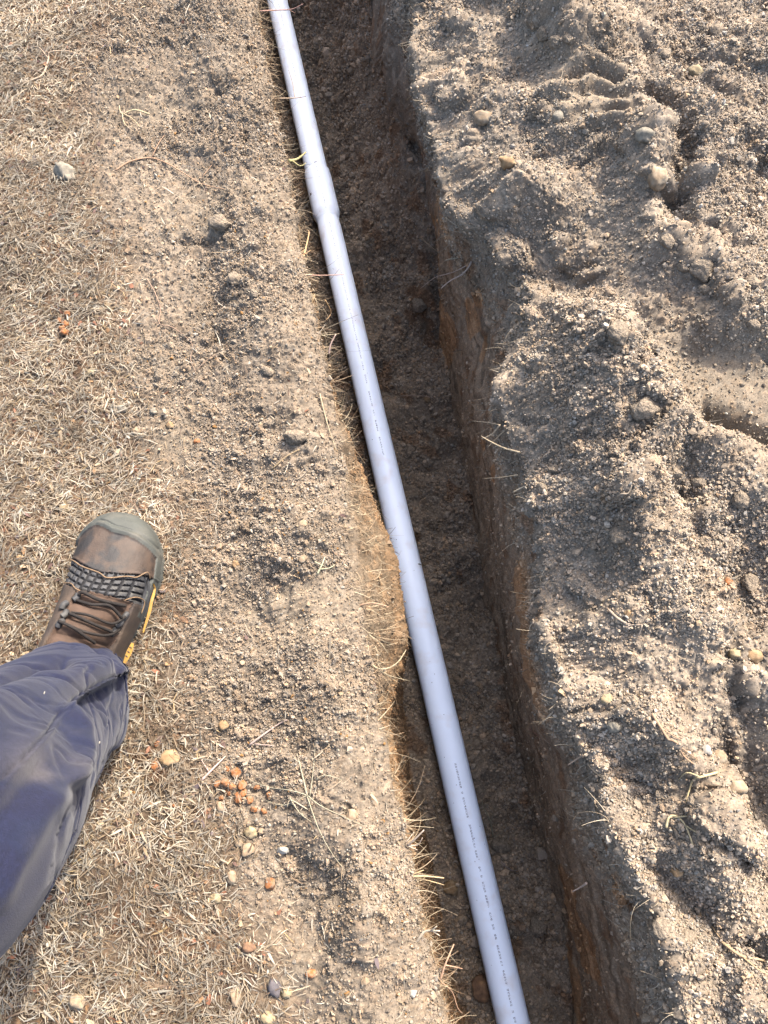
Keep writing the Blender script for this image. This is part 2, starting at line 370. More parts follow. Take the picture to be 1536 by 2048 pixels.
b3 = b3 * (1 - sstep(.3, .45, fbm(U * 2.5, GY * .8, .05, 3, 230)[..., None]) * .4)
base = np.where(z5 == 3, b3 * (1 - wr_) + spoil * .9 * wr_, base)
far_spoil = (sstep(.95, 1.25, GY + .1 * n1[..., 0]) * (zone == 2) * sstep(.15, .5, np.concatenate([np.zeros((n, cW)), TF, np.zeros((n, NC - cF))], 1)))[..., None]
base = base * (1 - .6 * far_spoil) + spoil * 1.15 * .6 * far_spoil
rust = sstep(.32, .5, fbm(U, GY, .05, 3, 240))[..., None] * ((z5 == 2) | (z5 == 3))
base = base * (1 - .5 * rust) + cc((.20, .095, .04)) * .5 * rust
idm = np.where(c2 > c1, id2, id1)[..., None]
val = 1 + (.16 * n1 + .18 * n2 + (idm - .5) * .36 * (1 - flat[..., None] * .8)) * np.where(wide, 1, .25)[..., None]
col = np.clip(base * val, .01, .9)
warm = (hsh((idm * 1e5).astype(np.int64), (idm * 77).astype(np.int64), 5) - .5) * .10
col[..., 0:1] *= 1 + warm; col[..., 2:3] *= 1 - warm
gi = np.arange(n * NC, dtype=np.int32).reshape(n, NC)
F = np.stack([gi[:-1, :-1], gi[:-1, 1:], gi[1:, 1:], gi[1:, :-1]], -1).reshape(-1, 4)
ground = mesh_np('ground', P, F, M_soil, col)
tag(ground, 'trodden dry lawn, open trench and heaped sandy spoil beside it', None, None, 'structure')

# search tree over the ground, for setting things down on it
sub_ = P[::3, ::3]; a, b = sub_.shape[:2]; si = np.arange(a * b).reshape(a, b)
Fs = np.stack([si[:-1, :-1], si[:-1, 1:], si[1:, 1:], si[1:, :-1]], -1).reshape(-1, 4)
bvh = BVHTree.FromPolygons([tuple(v) for v in sub_.reshape(-1, 3).tolist()], Fs.tolist())
camv = Vector((0, 0, H))
def hit(px, py):
    loc, nor, i, d = bvh.ray_cast(camv, ray(px, py).normalized())
    if loc is None: return wpt(px, py, 0), Vector((0, 0, 1))
    if nor.z < 0: nor = -nor
    return loc, nor

# ------------------------------------------------------------------ loose crumbs of soil
ph = (1 + 5 ** .5) / 2
ico = np.array([(-1, ph, 0), (1, ph, 0), (-1, -ph, 0), (1, -ph, 0), (0, -1, ph), (0, 1, ph), (0, -1, -ph), (0, 1, -ph), (ph, 0, -1), (ph, 0, 1), (-ph, 0, -1), (-ph, 0, 1)], np.float32) / math.sqrt(1 + ph * ph)
icoF = np.array([(0, 11, 5), (0, 5, 1), (0, 1, 7), (0, 7, 10), (0, 10, 11), (1, 5, 9), (5, 11, 4), (11, 10, 2), (10, 7, 6), (7, 1, 8), (3, 9, 4), (3, 4, 2), (3, 2, 6), (3, 6, 8), (3, 8, 9), (4, 9, 5), (2, 4, 11), (6, 2, 10), (8, 6, 7), (9, 8, 1)], np.int32)
def crumb_field(name, idx, rad, colr, mat, squash=.75, smooth=True):
    N = len(idx); pos = P.reshape(-1, 3)[idx]; nrm = Nn.reshape(-1, 3)[idx]
    q = rng.normal(size=(N, 4)); q /= np.linalg.norm(q, axis=1, keepdims=True); a, b, c, d = q.T
    Rm = np.stack([np.stack([a*a+b*b-c*c-d*d, 2*(b*c-a*d), 2*(b*d+a*c)], -1), np.stack([2*(b*c+a*d), a*a-b*b+c*c-d*d, 2*(c*d-a*b)], -1), np.stack([2*(b*d-a*c), 2*(c*d+a*b), a*a-b*b-c*c+d*d], -1)], 1)
    loc = ico[None] * (1 + .9 * (rng.random((N, 12, 1)) - .55)) * np.stack([np.ones(N), rng.uniform(.7, 1, N), rng.uniform(.55, .95, N)], -1)[:, None]
    V = np.einsum('nij,nkj->nki', Rm, loc) * rad[:, None, None] + (pos + nrm * rad[:, None] * .15 + rng.normal(size=(N, 3)) * .0012)[:, None]
    Fc = icoF[None] + (np.arange(N) * 12)[:, None, None]
    return mesh_np(name, V, Fc.reshape(-1, 3), mat, np.repeat(colr, 12, 0), smooth)
inview = ((PX > -60) & (PX < 1600) & (PY > -60) & (PY < 2110) & wide).ravel() * .72 + ((PX > -900) & (PX < 2500) & (PY > -500) & (PY < 3200) & wide).ravel() * .28
area = (np.linalg.norm(np.cross(du, dv), axis=-1)).ravel()
dens = np.choose(zone, [2.6, .45, 1.0, .05, 2.3]).ravel()
dens = dens * (1 - .75 * grassy.ravel()) * (1 - .75 * dusty.ravel()) * (1 - .80 * flat.ravel()) * (.35 + 1.1 * clump.ravel())
dens = np.where((zone.ravel() == 3) & (GZ.ravel() > -.08), .5, dens)
pr = area * dens * inview; pr /= pr.sum()
NCR = 680000
idx = rng.choice(len(pr), NCR, p=pr)
rad = np.clip(.0013 * np.exp(rng.normal(size=NCR) * .48), .0007, .0085)
rad *= np.array([.74, .8, 1.5, 1, .88])[zone.ravel()[idx]]
fc = col.reshape(-1, 3)[idx] * rng.uniform(1.05, 1.75, (NCR, 1)) * (1 + rng.normal(size=(NCR, 1)) * np.array([[.05, 0, -.06]]))
odd = rng.random(NCR); zz = zone.ravel()[idx]
fc[(odd < .010) & (zz == 0)] = (.27, .15, .06); fc[(odd > .985) & (zz != 2)] = (.32, .28, .22); fc[(odd > .975) & (odd < .985)] *= .75
cr = crumb_field('soil_crumbs', idx, rad, np.clip(fc, .01, .8), M_crumb, smooth=False)
tag(cr, 'loose crumbs of dry grey brown soil strewn over the ground', None, None, 'stuff')

# ------------------------------------------------------------------ ribbons and tubes
def frames(Pc):
    T = np.gradient(Pc, axis=0); T /= np.maximum(np.linalg.norm(T, axis=1, keepdims=True), 1e-9); return T
def tube(pts, rads, sides=6, sub=4):
    pts = [Vector(p) for p in pts]; n0 = len(pts); out = []; rr = []
    for i in range(n0 - 1):
        p0 = pts[max(i - 1, 0)]; p1 = pts[i]; p2 = pts[i + 1]; p3 = pts[min(i + 2, n0 - 1)]
        for k in range(sub):
            t = k / sub
            out.append(.5 * ((2 * p1) + (-p0 + p2) * t + (2 * p0 - 5 * p1 + 4 * p2 - p3) * t * t + (-p0 + 3 * p1 - 3 * p2 + p3) * t ** 3))
            rr.append(rads[i] * (1 - t) + rads[i + 1] * t)
    out.append(pts[-1]); rr.append(rads[-1])
    V = []; Fq = []
    ref = Vector((.31, .52, .8)).normalized()
    for i, p in enumerate(out):
        T = (out[min(i + 1, len(out) - 1)] - out[max(i - 1, 0)]).normalized()
        s = T.cross(ref)
        if s.length < .05: s = T.cross(Vector((1, 0, 0)))
        s.normalize(); u = s.cross(T)
        for k in range(sides):
            a = 2 * math.pi * k / sides; V.append(p + (s * math.cos(a) + u * math.sin(a)) * rr[i])
    for i in range(len(out) - 1):
        for k in range(sides):
            k2 = (k + 1) % sides; Fq.append((i * sides + k, i * sides + k2, (i + 1) * sides + k2, (i + 1) * sides + k))
    b0 = len(V); V.append(out[0]); V.append(out[-1])
    for k in range(sides):
        k2 = (k + 1) % sides; Fq.append((b0, k2, k, k)); e = (len(out) - 1) * sides; Fq.append((b0 + 1, e + k, e + k2, e + k2))
    return V, Fq
class MB:
    def __init__(s): s.v = []; s.f = []; s.c = []
    def add(s, V, Fq, c=None):
        o = len(s.v); s.v += [tuple(v) for v in V]; s.f += [tuple(i + o for i in f) for f in Fq]
        s.c += [c or (.5, .5, .5)] * len(V)
    def build(s, name, mat, parent=None, smooth=True, col=False):
        me = bpy.data.meshes.new(name)
        fs = []
        for f in s.f:
            g2 = []
            for i in f:
                if i not in g2: g2.append(i)
            if len(g2) >= 3: fs.append(g2)
        me.from_pydata(s.v, [], fs); me.update()
        me.polygons.foreach_set('use_smooth', [smooth] * len(me.polygons))
        if col:
            a = me.color_attributes.new('Col', 'FLOAT_COLOR', 'POINT')
            for i, c in enumerate(s.c): a.data[i].color = (c[0] * K, c[1] * K, c[2] * K, 1)
        me.materials.append(mat); o = bpy.data.objects.new(name, me); C.objects.link(o)
        if parent: o.parent = parent
        return o

def ribbons(name, base, dirs, nrm, length, width, curl, colr, mat, segs=3, lift=None):
    N = len(base); S = segs + 1; t = np.linspace(0, 1, S)[None, :, None]
    side = np.cross(nrm, dirs); side /= np.maximum(np.linalg.norm(side, axis=1, keepdims=True), 1e-9)
    L = length[:, None, None]
    c = base[:, None] + dirs[:, None] * L * t + side[:, None] * (curl[:, 0][:, None, None] * L * t * t) + nrm[:, None] * (curl[:, 1][:, None, None] * L * (t - t * t * curl[:, 2][:, None, None]))
    tw = (rng.random((N, 1, 1)) - .5) * 2.4 * (t - .3) + (rng.random((N, 1, 1)) - .5) * 1.6
    wv = side[:, None] * np.cos(tw) + nrm[:, None] * np.sin(tw)
    wd = width[:, None, None] * np.array([.75, 1, .85, .25] if S == 4 else np.linspace(1, .3, S))[None, :, None] * .5
    V = np.stack([c - wv * wd, c + wv * wd], 2).reshape(N, S * 2, 3)
    f = np.array([(2 * k, 2 * k + 1, 2 * k + 3, 2 * k + 2) for k in range(segs)])
    Fq = (f[None] + (np.arange(N) * S * 2)[:, None, None]).reshape(-1, 4)
    return mesh_np(name, V, Fq, mat, np.repeat(colr, S * 2, 0), True)
def unit(v): return v / np.maximum(np.linalg.norm(v, axis=1, keepdims=True), 1e-9)

# dead grass lying on the lawn
NS = 135000
gp = area * inview * (zone.ravel() == 0) * (.02 + grassy.ravel() ** 1.6 * (.7 + .5 * np.clip(fbm(GX, GY, .06, 3, 91).ravel() + .4, 0, 1))) * (1 - .85 * dusty.ravel())
pid = (PX.ravel() < 60) ; gp = gp / gp.sum()
idx = rng.choice(len(gp), NS, p=gp)
base_ = P.reshape(-1, 3)[idx] + rng.normal(size=(NS, 3)) * .0012; base_[:, 2] += rng.uniform(-.001, .006, NS)
ang = rng.random(NS) * 2 * math.pi; el = np.abs(rng.normal(size=NS)) * .20
tuft = rng.random(NS) < .4                             # many blades fan out from shared tufts
gc_ = np.floor(base_[:, :2] / .022); cxy = (gc_ + .5 + .35 * np.stack([hsh(gc_[:, 0].astype(np.int64), gc_[:, 1].astype(np.int64), 71) * 2 - 1, hsh(gc_[:, 0].astype(np.int64), gc_[:, 1].astype(np.int64), 72) * 2 - 1], -1)) * .022
base_[tuft, :2] = cxy[tuft] + rng.normal(size=(int(tuft.sum()), 2)) * .0035
flow = fbm(base_[:, 0], base_[:, 1], .08, 2, 73) * 3.5
ang = np.where(rng.random(NS) < .35, flow + rng.normal(size=NS) * .5, ang)
dirs = np.stack([np.cos(ang) * np.cos(el), np.sin(ang) * np.cos(el), np.sin(el)], -1)
up = np.tile(np.array([[0, 0, 1.]]), (NS, 1)); side = np.cross(dirs, up); nn = unit(np.cross(side, dirs))
pal = np.array([(.60, .49, .35), (.50, .39, .26), (.68, .60, .47), (.40, .29, .17), (.30, .20, .12), (.55, .50, .40), (.22, .135, .085), (.47, .33, .16)]) * .60
pw = np.array([.24, .20, .16, .13, .09, .08, .07, .03])
cs = pal[rng.choice(8, NS, p=pw)] * rng.uniform(.75, 1.15, (NS, 1)) * (.92 + .55 * fbm(base_[:, 0], base_[:, 1], .07, 3, 74))[:, None]
curl = np.stack([rng.normal(size=NS) * .22, rng.uniform(0, .25, NS), rng.uniform(.8, 1.6, NS)], -1)
ln = np.clip(rng.lognormal(math.log(.0100), .5, NS), .004, .045)
gr = ribbons('dead_grass', base_, dirs, nn, ln, rng.uniform(.0006, .0015, NS) * (1 + (rng.random(NS) < .05) * 1.2), curl, np.clip(cs, .02, .75), M_straw)
tag(gr, 'matted dead straw coloured grass covering the lawn', None, None, 'stuff')
# broken brown leaf flakes between the straw
NL = 2600
idx = rng.choice(len(gp), NL, p=gp)
b2 = P.reshape(-1, 3)[idx]; b2 = b2 + np.array([[0, 0, .002]])
ang = rng.random(NL) * 6.283; dirs = np.stack([np.cos(ang), np.sin(ang), rng.normal(size=NL) * .3], -1); dirs = unit(dirs)
nn = unit(np.cross(np.cross(dirs, up[:NL]), dirs))
pl2 = np.array([(.20, .085, .045), (.13, .075, .06), (.30, .17, .08), (.46, .33, .20), (.12, .09, .09)])
lf = ribbons('leaf_litter', b2, dirs, nn, rng.uniform(.004, .012, NL), rng.uniform(.003, .007, NL), np.stack([rng.normal(size=NL) * .2, rng.uniform(0, .4, NL), np.ones(NL)], -1), pl2[rng.choice(5, NL)] * rng.uniform(.7, 1.2, (NL, 1)), M_straw)
tag(lf, 'small broken brown leaf flakes between the dead grass', None, None, 'stuff')

# hair roots: a fringe on both rims of the trench, strays on the banks, floor and spoil
def root_fringe():
    spec = []
    Pf = P; rows_ok = np.where((ys > -.5) & (ys < 1.55))[0]
    def take(N, c0, c1, outward, lmin, lmax, colr, droop, py=None, wmul=1.0):
        r = rng.choice(rows_ok, N); c = rng.integers(c0, c1, N)
        p = Pf[r, c]; k = fbm(p[:, 1], p[:, 1] * 0, .05, 2, 300)
        keep = (k > -.25) | (rng.random(N) < .3)
        r = r[keep]; c = c[keep]; p = p[keep]; m = len(r)
        d = np.stack([np.full(m, outward) + rng.normal(size=m) * .35, rng.normal(size=m) * .6, rng.normal(size=m) * .35 - droop], -1)
        spec.append((p - unit(d) * .002, unit(d), rng.uniform(lmin, lmax, m) * rng.uniform(.4, 1, m), colr[rng.choice(len(colr), m)] * rng.uniform(.7, 1.15, (m, 1)), rng.uniform(.0006, .0012, m) * wmul))
    oc = np.array([(.33, .255, .165), (.28, .20, .125), (.40, .33, .22), (.22, .15, .09)])
    gc = np.array([(.36, .29, .20), (.28, .22, .15), (.42, .35, .25)])
    take(3200, cL - 4, cL + 22, 1, .012, .055, oc, .25)
    take(1300, cL + 10, cW, .7, .008, .03, oc, .3)
    take(900, cV - 30, cV + 6, -1, .010, .045, gc, .15)
    take(500, cF, cV, -.6, .01, .04, gc * .8, .2)
    take(260, cW, cF, .0, .01, .04, gc * .8, 0)
    take(700, cL - 60, cL, .3, .008, .03, gc, -.05)
    take(500, cV, NC - 60, 0, .01, .035, gc, -.05)
    B = [np.concatenate([s[i] for s in spec]) for i in range(5)]
    m = len(B[0]); nrm = unit(np.cross(B[1], unit(rng.normal(size=(m, 3)))))
    return ribbons('hair_roots', B[0], B[1], nrm, B[2], B[4] * 1.25, np.stack([rng.normal(size=m) * .7, rng.normal(size=m) * .4, rng.uniform(.6, 1.6, m)], -1), np.clip(B[3], .02, .7), M_root, segs=5)
tag(root_fringe(), 'fine tangled hair roots fringing the cut edges of the trench', None, None, 'stuff')

# ------------------------------------------------------------------ the pipe
M_pvc = material('pvc_plastic', (.81, .885, .985), rough=.42, noise=(9, .03), spec=.45, mottle=(26, (.72, .72, .74), .55, .80))
M_ink = material('printed_ink', (.50, .52, .62), rough=.6, spec=.2)
M_grime = material('dried_mud', (.12, .10, .09), rough=.9)
zc = -.528; pr_ = .0302
pA = wpt(554, 0, zc); pB = wpt(1027, 2048, zc)
axis = (pB - pA).normalized(); pA2 = pA - axis * 1.6; pB2 = pB + axis * 1.6
sidev = axis.cross(Vector((0, 0, 1))).normalized(); upv = sidev.cross(axis).normalized()
if upv.z < 0: upv = -upv
pipe = empty('pvc_pipe', pA)
tag(pipe, 'long pale grey lavender plastic pipe lying along the bottom of the trench', 'pipe')
def along(px, py):                                  # distance along the axis whose centre appears at this picture row
    best = min(np.linspace(-.2, (pB - pA).length + .2, 4000), key=lambda s: abs(project(np.array((pA + axis * s)))[1] - py))
    return float(best)
def lathe(name, prof, seg=96, parent=None, mat=None):
    V = []; Fq = []
    for s, r in prof:
        c = pA + axis * s - pipe.location
        for k in range(seg):
            a = 2 * math.pi * k / seg; V.append(c + (sidev * math.cos(a) + upv * math.sin(a)) * r)
    for i in range(len(prof) - 1):
        for k in range(seg):
            k2 = (k + 1) % seg; Fq.append((i * seg + k, i * seg + k2, (i + 1) * seg + k2, (i + 1) * seg + k))
    b = MB(); b.add(V, Fq); return b.build(name, mat, parent)
s_mouth = along(0, 347); s_tap0 = along(0, 430); s_tap1 = along(0, 452)
rb = .0350
lathe('pipe_length', [(-1.6, pr_ - .003), (-1.6, pr_), (s_mouth + .05, pr_)], parent=pipe, mat=M_pvc)
lathe('pipe_length', [(s_mouth + .052, pr_ - .004), (s_tap1 + .004, pr_ - .0006), (s_tap1 + .008, pr_), ((pB - pA).length + 1.6, pr_), ((pB - pA).length + 1.6, pr_ - .003)], parent=pipe, mat=M_pvc)
rb = .0353
lathe('socket', [(s_mouth + .006, pr_ - .0004), (s_mouth + .003, pr_ + .0006), (s_mouth + .0002, pr_ + .0010), (s_mouth, pr_ + .0012), (s_mouth, pr_ + .0034), (s_mouth + .0003, pr_ + .0038), (s_mouth + .006, pr_ + .0042), (s_mouth + .014, rb - .0006), (s_mouth + .018, rb), (s_tap0 - .003, rb), (s_tap0, rb - .0003), (s_tap0 + .012, pr_ + .0010), (s_tap0 + .016, pr_ + .0003), (s_tap0 + .020, pr_ - .0004)], parent=pipe, mat=M_pvc)
# inkjet dot print along the pipe; each run is given by its first and last picture row and its place across the pipe
def print_run(y0, y1, off, dens, ch, r=pr_, hgt=.0032, gap=.35):
    b = MB(); s0, s1 = along(0, y0), along(0, y1); s = s0
    while s < s1:
        if random.random() < gap * .35: s += ch * 1.2; continue
        for ci in range(4):
            for ri in range(5):
                if random.random() < dens:
                    ds = ch / 5.2; a0 = math.pi / 2 + off + (ri - 2) * (hgt / 5) / r
                    V = []
                    for (u_, v_) in ((-.5, -.5), (.5, -.5), (.5, .5), (-.5, .5)):
                        a = a0 + v_ * (hgt / 5) / r * .95
                        V.append(pA + axis * (s + ci * ds + u_ * ds * .95) + (sidev * math.cos(a) + upv * math.sin(a)) * (r + .00025) - pipe.location)
                    b.add(V, [(0, 1, 2, 3)])
        s += ch
    return b.build('printed_marking', M_ink, pipe, smooth=False)
print_run(-100, 170, .0, .42, .005)
print_run(200, 270, .0, .30, .006)
print_run(352, 436, .0, .40, .007, r=rb)
print_run(460, 780, .02, .42, .005)
print_run(795, 842, .02, .50, .006)
print_run(852, 880, .02, .65, .006)
print_run(885, 918, .02, .65, .006)
for (a_, b_, d_) in ((1528, 1632, .62), (1648, 1694, .60), (1698, 1717, .70), (1730, 1752, .55), (1760, 1778, .55), (1786, 1806, .6), (1820, 1850, .6), (1862, 1872, .8), (1884, 1910, .7), (1915, 2200, .55)):
    print_run(a_, b_, .04, d_, .0048, hgt=.0036)
# smears of mud stuck on the pipe
def smear(py, off, r, ln, wd):
    b = MB(); s = along(0, py); V = []; n_ = 14
    for k in range(n_):
        a = 2 * math.pi * k / n_; rr = 1 + .5 * (random.random() - .5)
        aa = math.pi / 2 + off + math.sin(a) * wd / r * rr
        V.append(pA + axis * (s + math.cos(a) * ln * rr) + (sidev * math.cos(aa) + upv * math.sin(aa)) * (r + .0005) - pipe.location)
    b.add(V, [tuple(range(n_))]); b.build('mud_speck', M_grime, pipe)
smear(343, -.12 + .1, pr_ + .003, .0015, .0045); smear(395, -1.0, rb, .004, .003); smear(1137, .95, pr_, .0015, .006); smear(420, 0.02, rb, .001, .001)
for k in range(60):
    smear(random.uniform(40, 2000), random.uniform(-1.1, 1.2), pr_ if True else 0, random.uniform(.0004, .0011), random.uniform(.0004, .0010))

# ------------------------------------------------------------------ stones and clods
def stone_mesh(name, r, sx, sy, sz, rough, seed, mat, subd=3, ang=.25):
    me = bpy.data.meshes.new(name)
    import bmesh
    bm = bmesh.new(); bmesh.ops.create_icosphere(bm, subdivisions=subd, radius=1)
    co = np.array([v.co[:] for v in bm.verts])
    rs = np.random.default_rng(seed)
    d = np.ones(len(co))
    for k in range(9):                                   # chop flats off a ball
        nv = rs.normal(size=3); nv /= np.linalg.norm(nv); lim = rs.uniform(.62, .95)
        dd = co @ nv; co = co - np.maximum(dd - lim, 0)[:, None] * nv[None] * (1 - ang * .6)
    q = co * 1.0
    nz = fbm(q[:, 0] * 6 + q[:, 2] * 4, q[:, 1] * 6 - q[:, 2] * 5, 1.0, 2, seed + 20) * rough * .25 + fbm(q[:, 0] + 3 * seed + q[:, 2] * .7, q[:, 1] + q[:, 2] * 1.3, .8, 3, seed) * rough + fbm(q[:, 0] * 1 + q[:, 2], q[:, 1] - q[:, 2], .22, 3, seed + 9) * rough * .7
    co = co * (1 + nz)[:, None] * np.array([sx, sy, sz]) * r
    for v, c in zip(bm.verts, co): v.co = c
    bm.to_mesh(me); bm.free(); me.polygons.foreach_set('use_smooth', [True] * len(me.polygons)); me.materials.append(mat)
    return me
M_stones = {
    'orange': material('rust_orange_stone', (.33, .125, .04), rough=.9, noise=(220, .4), bump=(300, .6, .001), mottle=(150, (.22, .14, .085), .42, .58)),
    'amber': material('amber_stone', (.30, .19, .095), rough=.8, noise=(120, .3), bump=(260, .5, .001), mottle=(90, (.27, .20, .12), .45, .7)),
    'yellow': material('yellow_stone', (.32, .245, .14), rough=.8, noise=(120, .3), bump=(260, .5, .001), mottle=(90, (.31, .26, .17), .45, .7)),
    'tan': material('tan_stone', (.30, .215, .135), rough=.85, noise=(120, .3), bump=(260, .5, .001), mottle=(90, (.24, .21, .16), .45, .7)),
    'grey': material('grey_stone', (.22, .195, .15), rough=.85, noise=(150, .3), bump=(300, .5, .001), mottle=(80, (.28, .24, .18), .45, .7)),
    'dark': material('dark_stone', (.09, .08, .085), rough=.8, noise=(120, .3), bump=(260, .5, .001)),
    'brown': material('brown_stone', (.19, .11, .065), rough=.85, noise=(120, .3), bump=(260, .5, .001), mottle=(90, (.28, .16, .08), .45, .7)),
    'pale': material('pale_stone', (.37, .34, .29), rough=.85, noise=(120, .25), bump=(260, .5, .001)),
    'clod': material('soil_clod', (.27, .216, .158), rough=.97, noise=(330, .35), bump=(420, .9, .003), spec=.06, mottle=(60, (.20, .165, .125), .4, .7)),
}
scount = [0]
def stone(px, py, wpx, kind, label, cat='stone', group=None, asp=1.0, rz=0, flatk=.7, sink=.32, name=None, rough=.30):
    loc, nor = hit(px, py); depth = (loc - camv).length * .98
    r = wpx / 2 / FPX * depth * 1.0
    scount[0] += 1
    nm = name or ('soil_clod' if kind == 'clod' else 'stone')
    me = stone_mesh(nm, r, 1, asp, flatk, .20 if kind == 'clod' else rough, scount[0] * 13 + 5, M_stones[kind], 4 if kind == 'clod' else 3)
    o = bpy.data.objects.new(nm, me); C.objects.link(o)
    o.location = loc + Vector((0, 0, 1)) * r * flatk * (1 - 2 * sink)
    o.rotation_euler = (random.uniform(-.25, .25), random.uniform(-.25, .25), R(rz))
    tag(o, label, 'clod' if kind == 'clod' else cat, group); return o
S = stone
S(134, 350, 40, 'grey', 'angular grey stone alone in the dead grass at the upper left', rz=-30, asp=.8)
for (x, y, s_, w_) in ((136, 631, 15, 'topmost'), (122, 645, 14, 'leftmost'), (133, 651, 15, 'innermost'), (125, 660, 15, 'second lowest'), (131, 668, 20, 'lowest and largest')):
    S(x, y, s_, 'orange', w_ + ' of the five rust orange pebbles clustered on the grass', group='orange pebbles clustered on the grass above the boot', asp=.85, rz=random.uniform(0, 180), sink=.05)
S(240, 818, 34, 'grey', 'long flat grey stone half buried in the grass above the boot', asp=.5, rz=-5, flatk=.45)
S(308, 823, 17, 'grey', 'round grey pebble right of the long flat grey stone', asp=.9)
S(274, 863, 17, 'tan', 'round tan pebble just below the long flat grey stone', asp=.95)
S(287, 1016, 20, 'brown', 'brown pebble touching the grass just above the toe of the boot', asp=.9)
S(341, 850, 15, 'amber', 'small orange tan pebble at the top of the pale dusty patch')
S(183, 745, 26, 'yellow', 'crumbly yellow stone in the grass between the orange cluster and the boot', asp=.6, rz=15, flatk=.5)
S(129, 1018, 20, 'yellow', 'pale yellow pebble in the grass left of the boot toe', asp=.9)
S(40, 1118, 18, 'amber', 'amber pebble at the left edge of the grass level with the boot', asp=.8)
S(472, 1129, 18, 'amber', 'amber pebble on bare soil between boot and trench', asp=.8)
S(395, 884, 14, 'orange', 'tiny reddish pebble at the right of the pale dusty patch')
S(340, 1516, 36, 'amber', 'large flat stone with orange rim in the grass right of the trouser leg', asp=.9, flatk=.4)
S(313, 1530, 20, 'orange', 'orange pebble tucked against the large orange rimmed stone', asp=1.3)
S(315, 1488, 12, 'orange', 'small orange pebble just above the large orange rimmed stone')
S(448, 1451, 18, 'amber', 'single amber pebble above the scatter of orange stones', asp=1.1)
for (x, y, s_, w_) in ((472, 1545, 20, 'large rust pebble at the top of the orange scatter below the boot'), (456, 1537, 12, 'small elongated rust pebble touching the topmost one of the orange scatter'),
                       (436, 1568, 16, 'leftmost pebble of the dense orange scatter below the boot'), (452, 1566, 17, 'rust pebble second from the left in the upper row of the orange scatter'), (466, 1573, 15, 'rust pebble in the middle of the upper row of the orange scatter'),
                       (484, 1570, 20, 'largest rust pebble at the right of the upper row of the orange scatter'), (488, 1585, 17, 'rust pebble right in the core of the orange scatter'), (478, 1596, 19, 'bright flat rust pebble low in the core of the orange scatter'),
                       (458, 1584, 14, 'amber rust pebble left of the core of the orange scatter'), (500, 1600, 15, 'rust pebble at the lower right of the orange scatter core'), (515, 1575, 14, 'dull rust pebble apart on the right of the orange scatter core'),
                       (538, 1590, 12, 'tiny rust pebble farthest right, beside the dead weed stems'), (508, 1618, 13, 'left one of two dull rust pebbles under the orange scatter'), (528, 1622, 12, 'right one of two dull rust pebbles under the orange scatter'),
                       (349, 1612, 9, 'very small red pebble alone in the grass left of the orange scatter'), (444, 1596, 12, 'small rust pebble at the lower left of the orange scatter')):
    S(x, y, s_, 'orange', w_, group='orange pebbles scattered on the lawn below the boot', asp=random.uniform(.7, 1), rz=random.uniform(0, 180), sink=.15)
S(441, 1614, 22, 'tan', 'tan pebble at the lower left of the orange pebble scatter')
S(502, 1663, 26, 'yellow', 'upper of two pale yellow tan stones below the orange scatter', asp=.8, rz=-20)
S(495, 1700, 26, 'tan', 'lower of two pale yellow tan stones below the orange scatter', asp=.9)
S(478, 1684, 20, 'tan', 'small tan stone just left of the pair of pale yellow tan stones', asp=.9)
S(566, 1700, 24, 'pale', 'whitish lump of soil above the heel print', asp=.6, rough=.2)
S(464, 1752, 20, 'tan', 'tall tan pebble left of the heel print', asp=1.3)
S(540, 1766, 22, 'orange', 'bright orange broken stone inside the heel print left edge', asp=1.1, rz=30)
S(431, 1796, 22, 'yellow', 'yellow stone in the grass left of the heel print', asp=.9)
S(703, 1631, 26, 'tan', 'round tan stone beside a small dark hole near the trench', asp=1)
S(497, 1894, 26, 'brown', 'brown pebble in the grass below the heel print', asp=.8)
S(620, 1948, 22, 'orange', 'orange stone on bare soil near the bottom centre', asp=.7, rz=30)
S(548, 1974, 24, 'dark', 'black pebble near the bottom edge of the lawn', asp=1.3, rz=10)
S(573, 1984, 18, 'yellow', 'small yellow pebble right of the black pebble')
S(470, 1988, 22, 'tan', 'oblong tan stone left of the black pebble', asp=1.5)
S(537, 2036, 26, 'yellow', 'chunky yellow stone cut by the bottom edge', asp=.9)
S(730, 1963, 14, 'tan', 'small tan pebble on the bare strip near the bottom of the trench rim')
S(826, 1985, 14, 'pale', 'small white pebble on the trench rim near the bottom')
S(155, 2003, 32, 'tan', 'tan stone in the grass at the bottom left', asp=.8)
S(293, 1205 - 0, 1, 'tan', 'x') if False else None
S(370, 1240, 26, 'brown', 'reddish brown flat stone just right of the boot', asp=.7, flatk=.35)
S(607, 1050, 20, 'tan', 'tan pebble on the bare bank beside the trench bulge')
S(605, 1118, 20, 'tan', 'rounded tan pebble in the dark hollow above the flat boot print')
# on the spoil heap
S(1114, 237, 22, 'grey', 'smooth round grey ball of soil left of the tread print', rough=.03, flatk=.95)
S(965, 240, 32, 'tan', 'tan stone with shaded underside on the spoil left of the tread print', asp=.9)
S(1015, 330, 36, 'amber', 'yellowish stone resting on the ledge over the trench hollow', asp=.7, rz=-10)
S(1290, 276, 38, 'grey', 'flat topped grey stone at the head of the dark crevice', asp=.75, rz=-10)
S(1312, 360, 36, 'tan', 'big rounded tan stone overhanging the dark crevice', asp=1.2)
S(1455, 1166, 20, 'orange', 'orange pebble in the hollow at the right edge', asp=1.1)
S(1470, 1310, 26, 'yellow', 'left one of two yellow tan stones near the right edge', asp=.8, rz=-20)
S(1507, 1313, 28, 'amber', 'right one of two yellow tan stones near the right edge', asp=.9)
S(1257, 1229, 16, 'amber', 'small amber pebble beside a forked root on the spoil', asp=1.1)
S(1226, 1451, 32, 'grey', 'smooth oval grey stone on the sunlit spoil slope', asp=.75)
S(1212, 1398, 28, 'yellow', 'flat yellowish stone above the smooth oval grey stone', asp=.7)
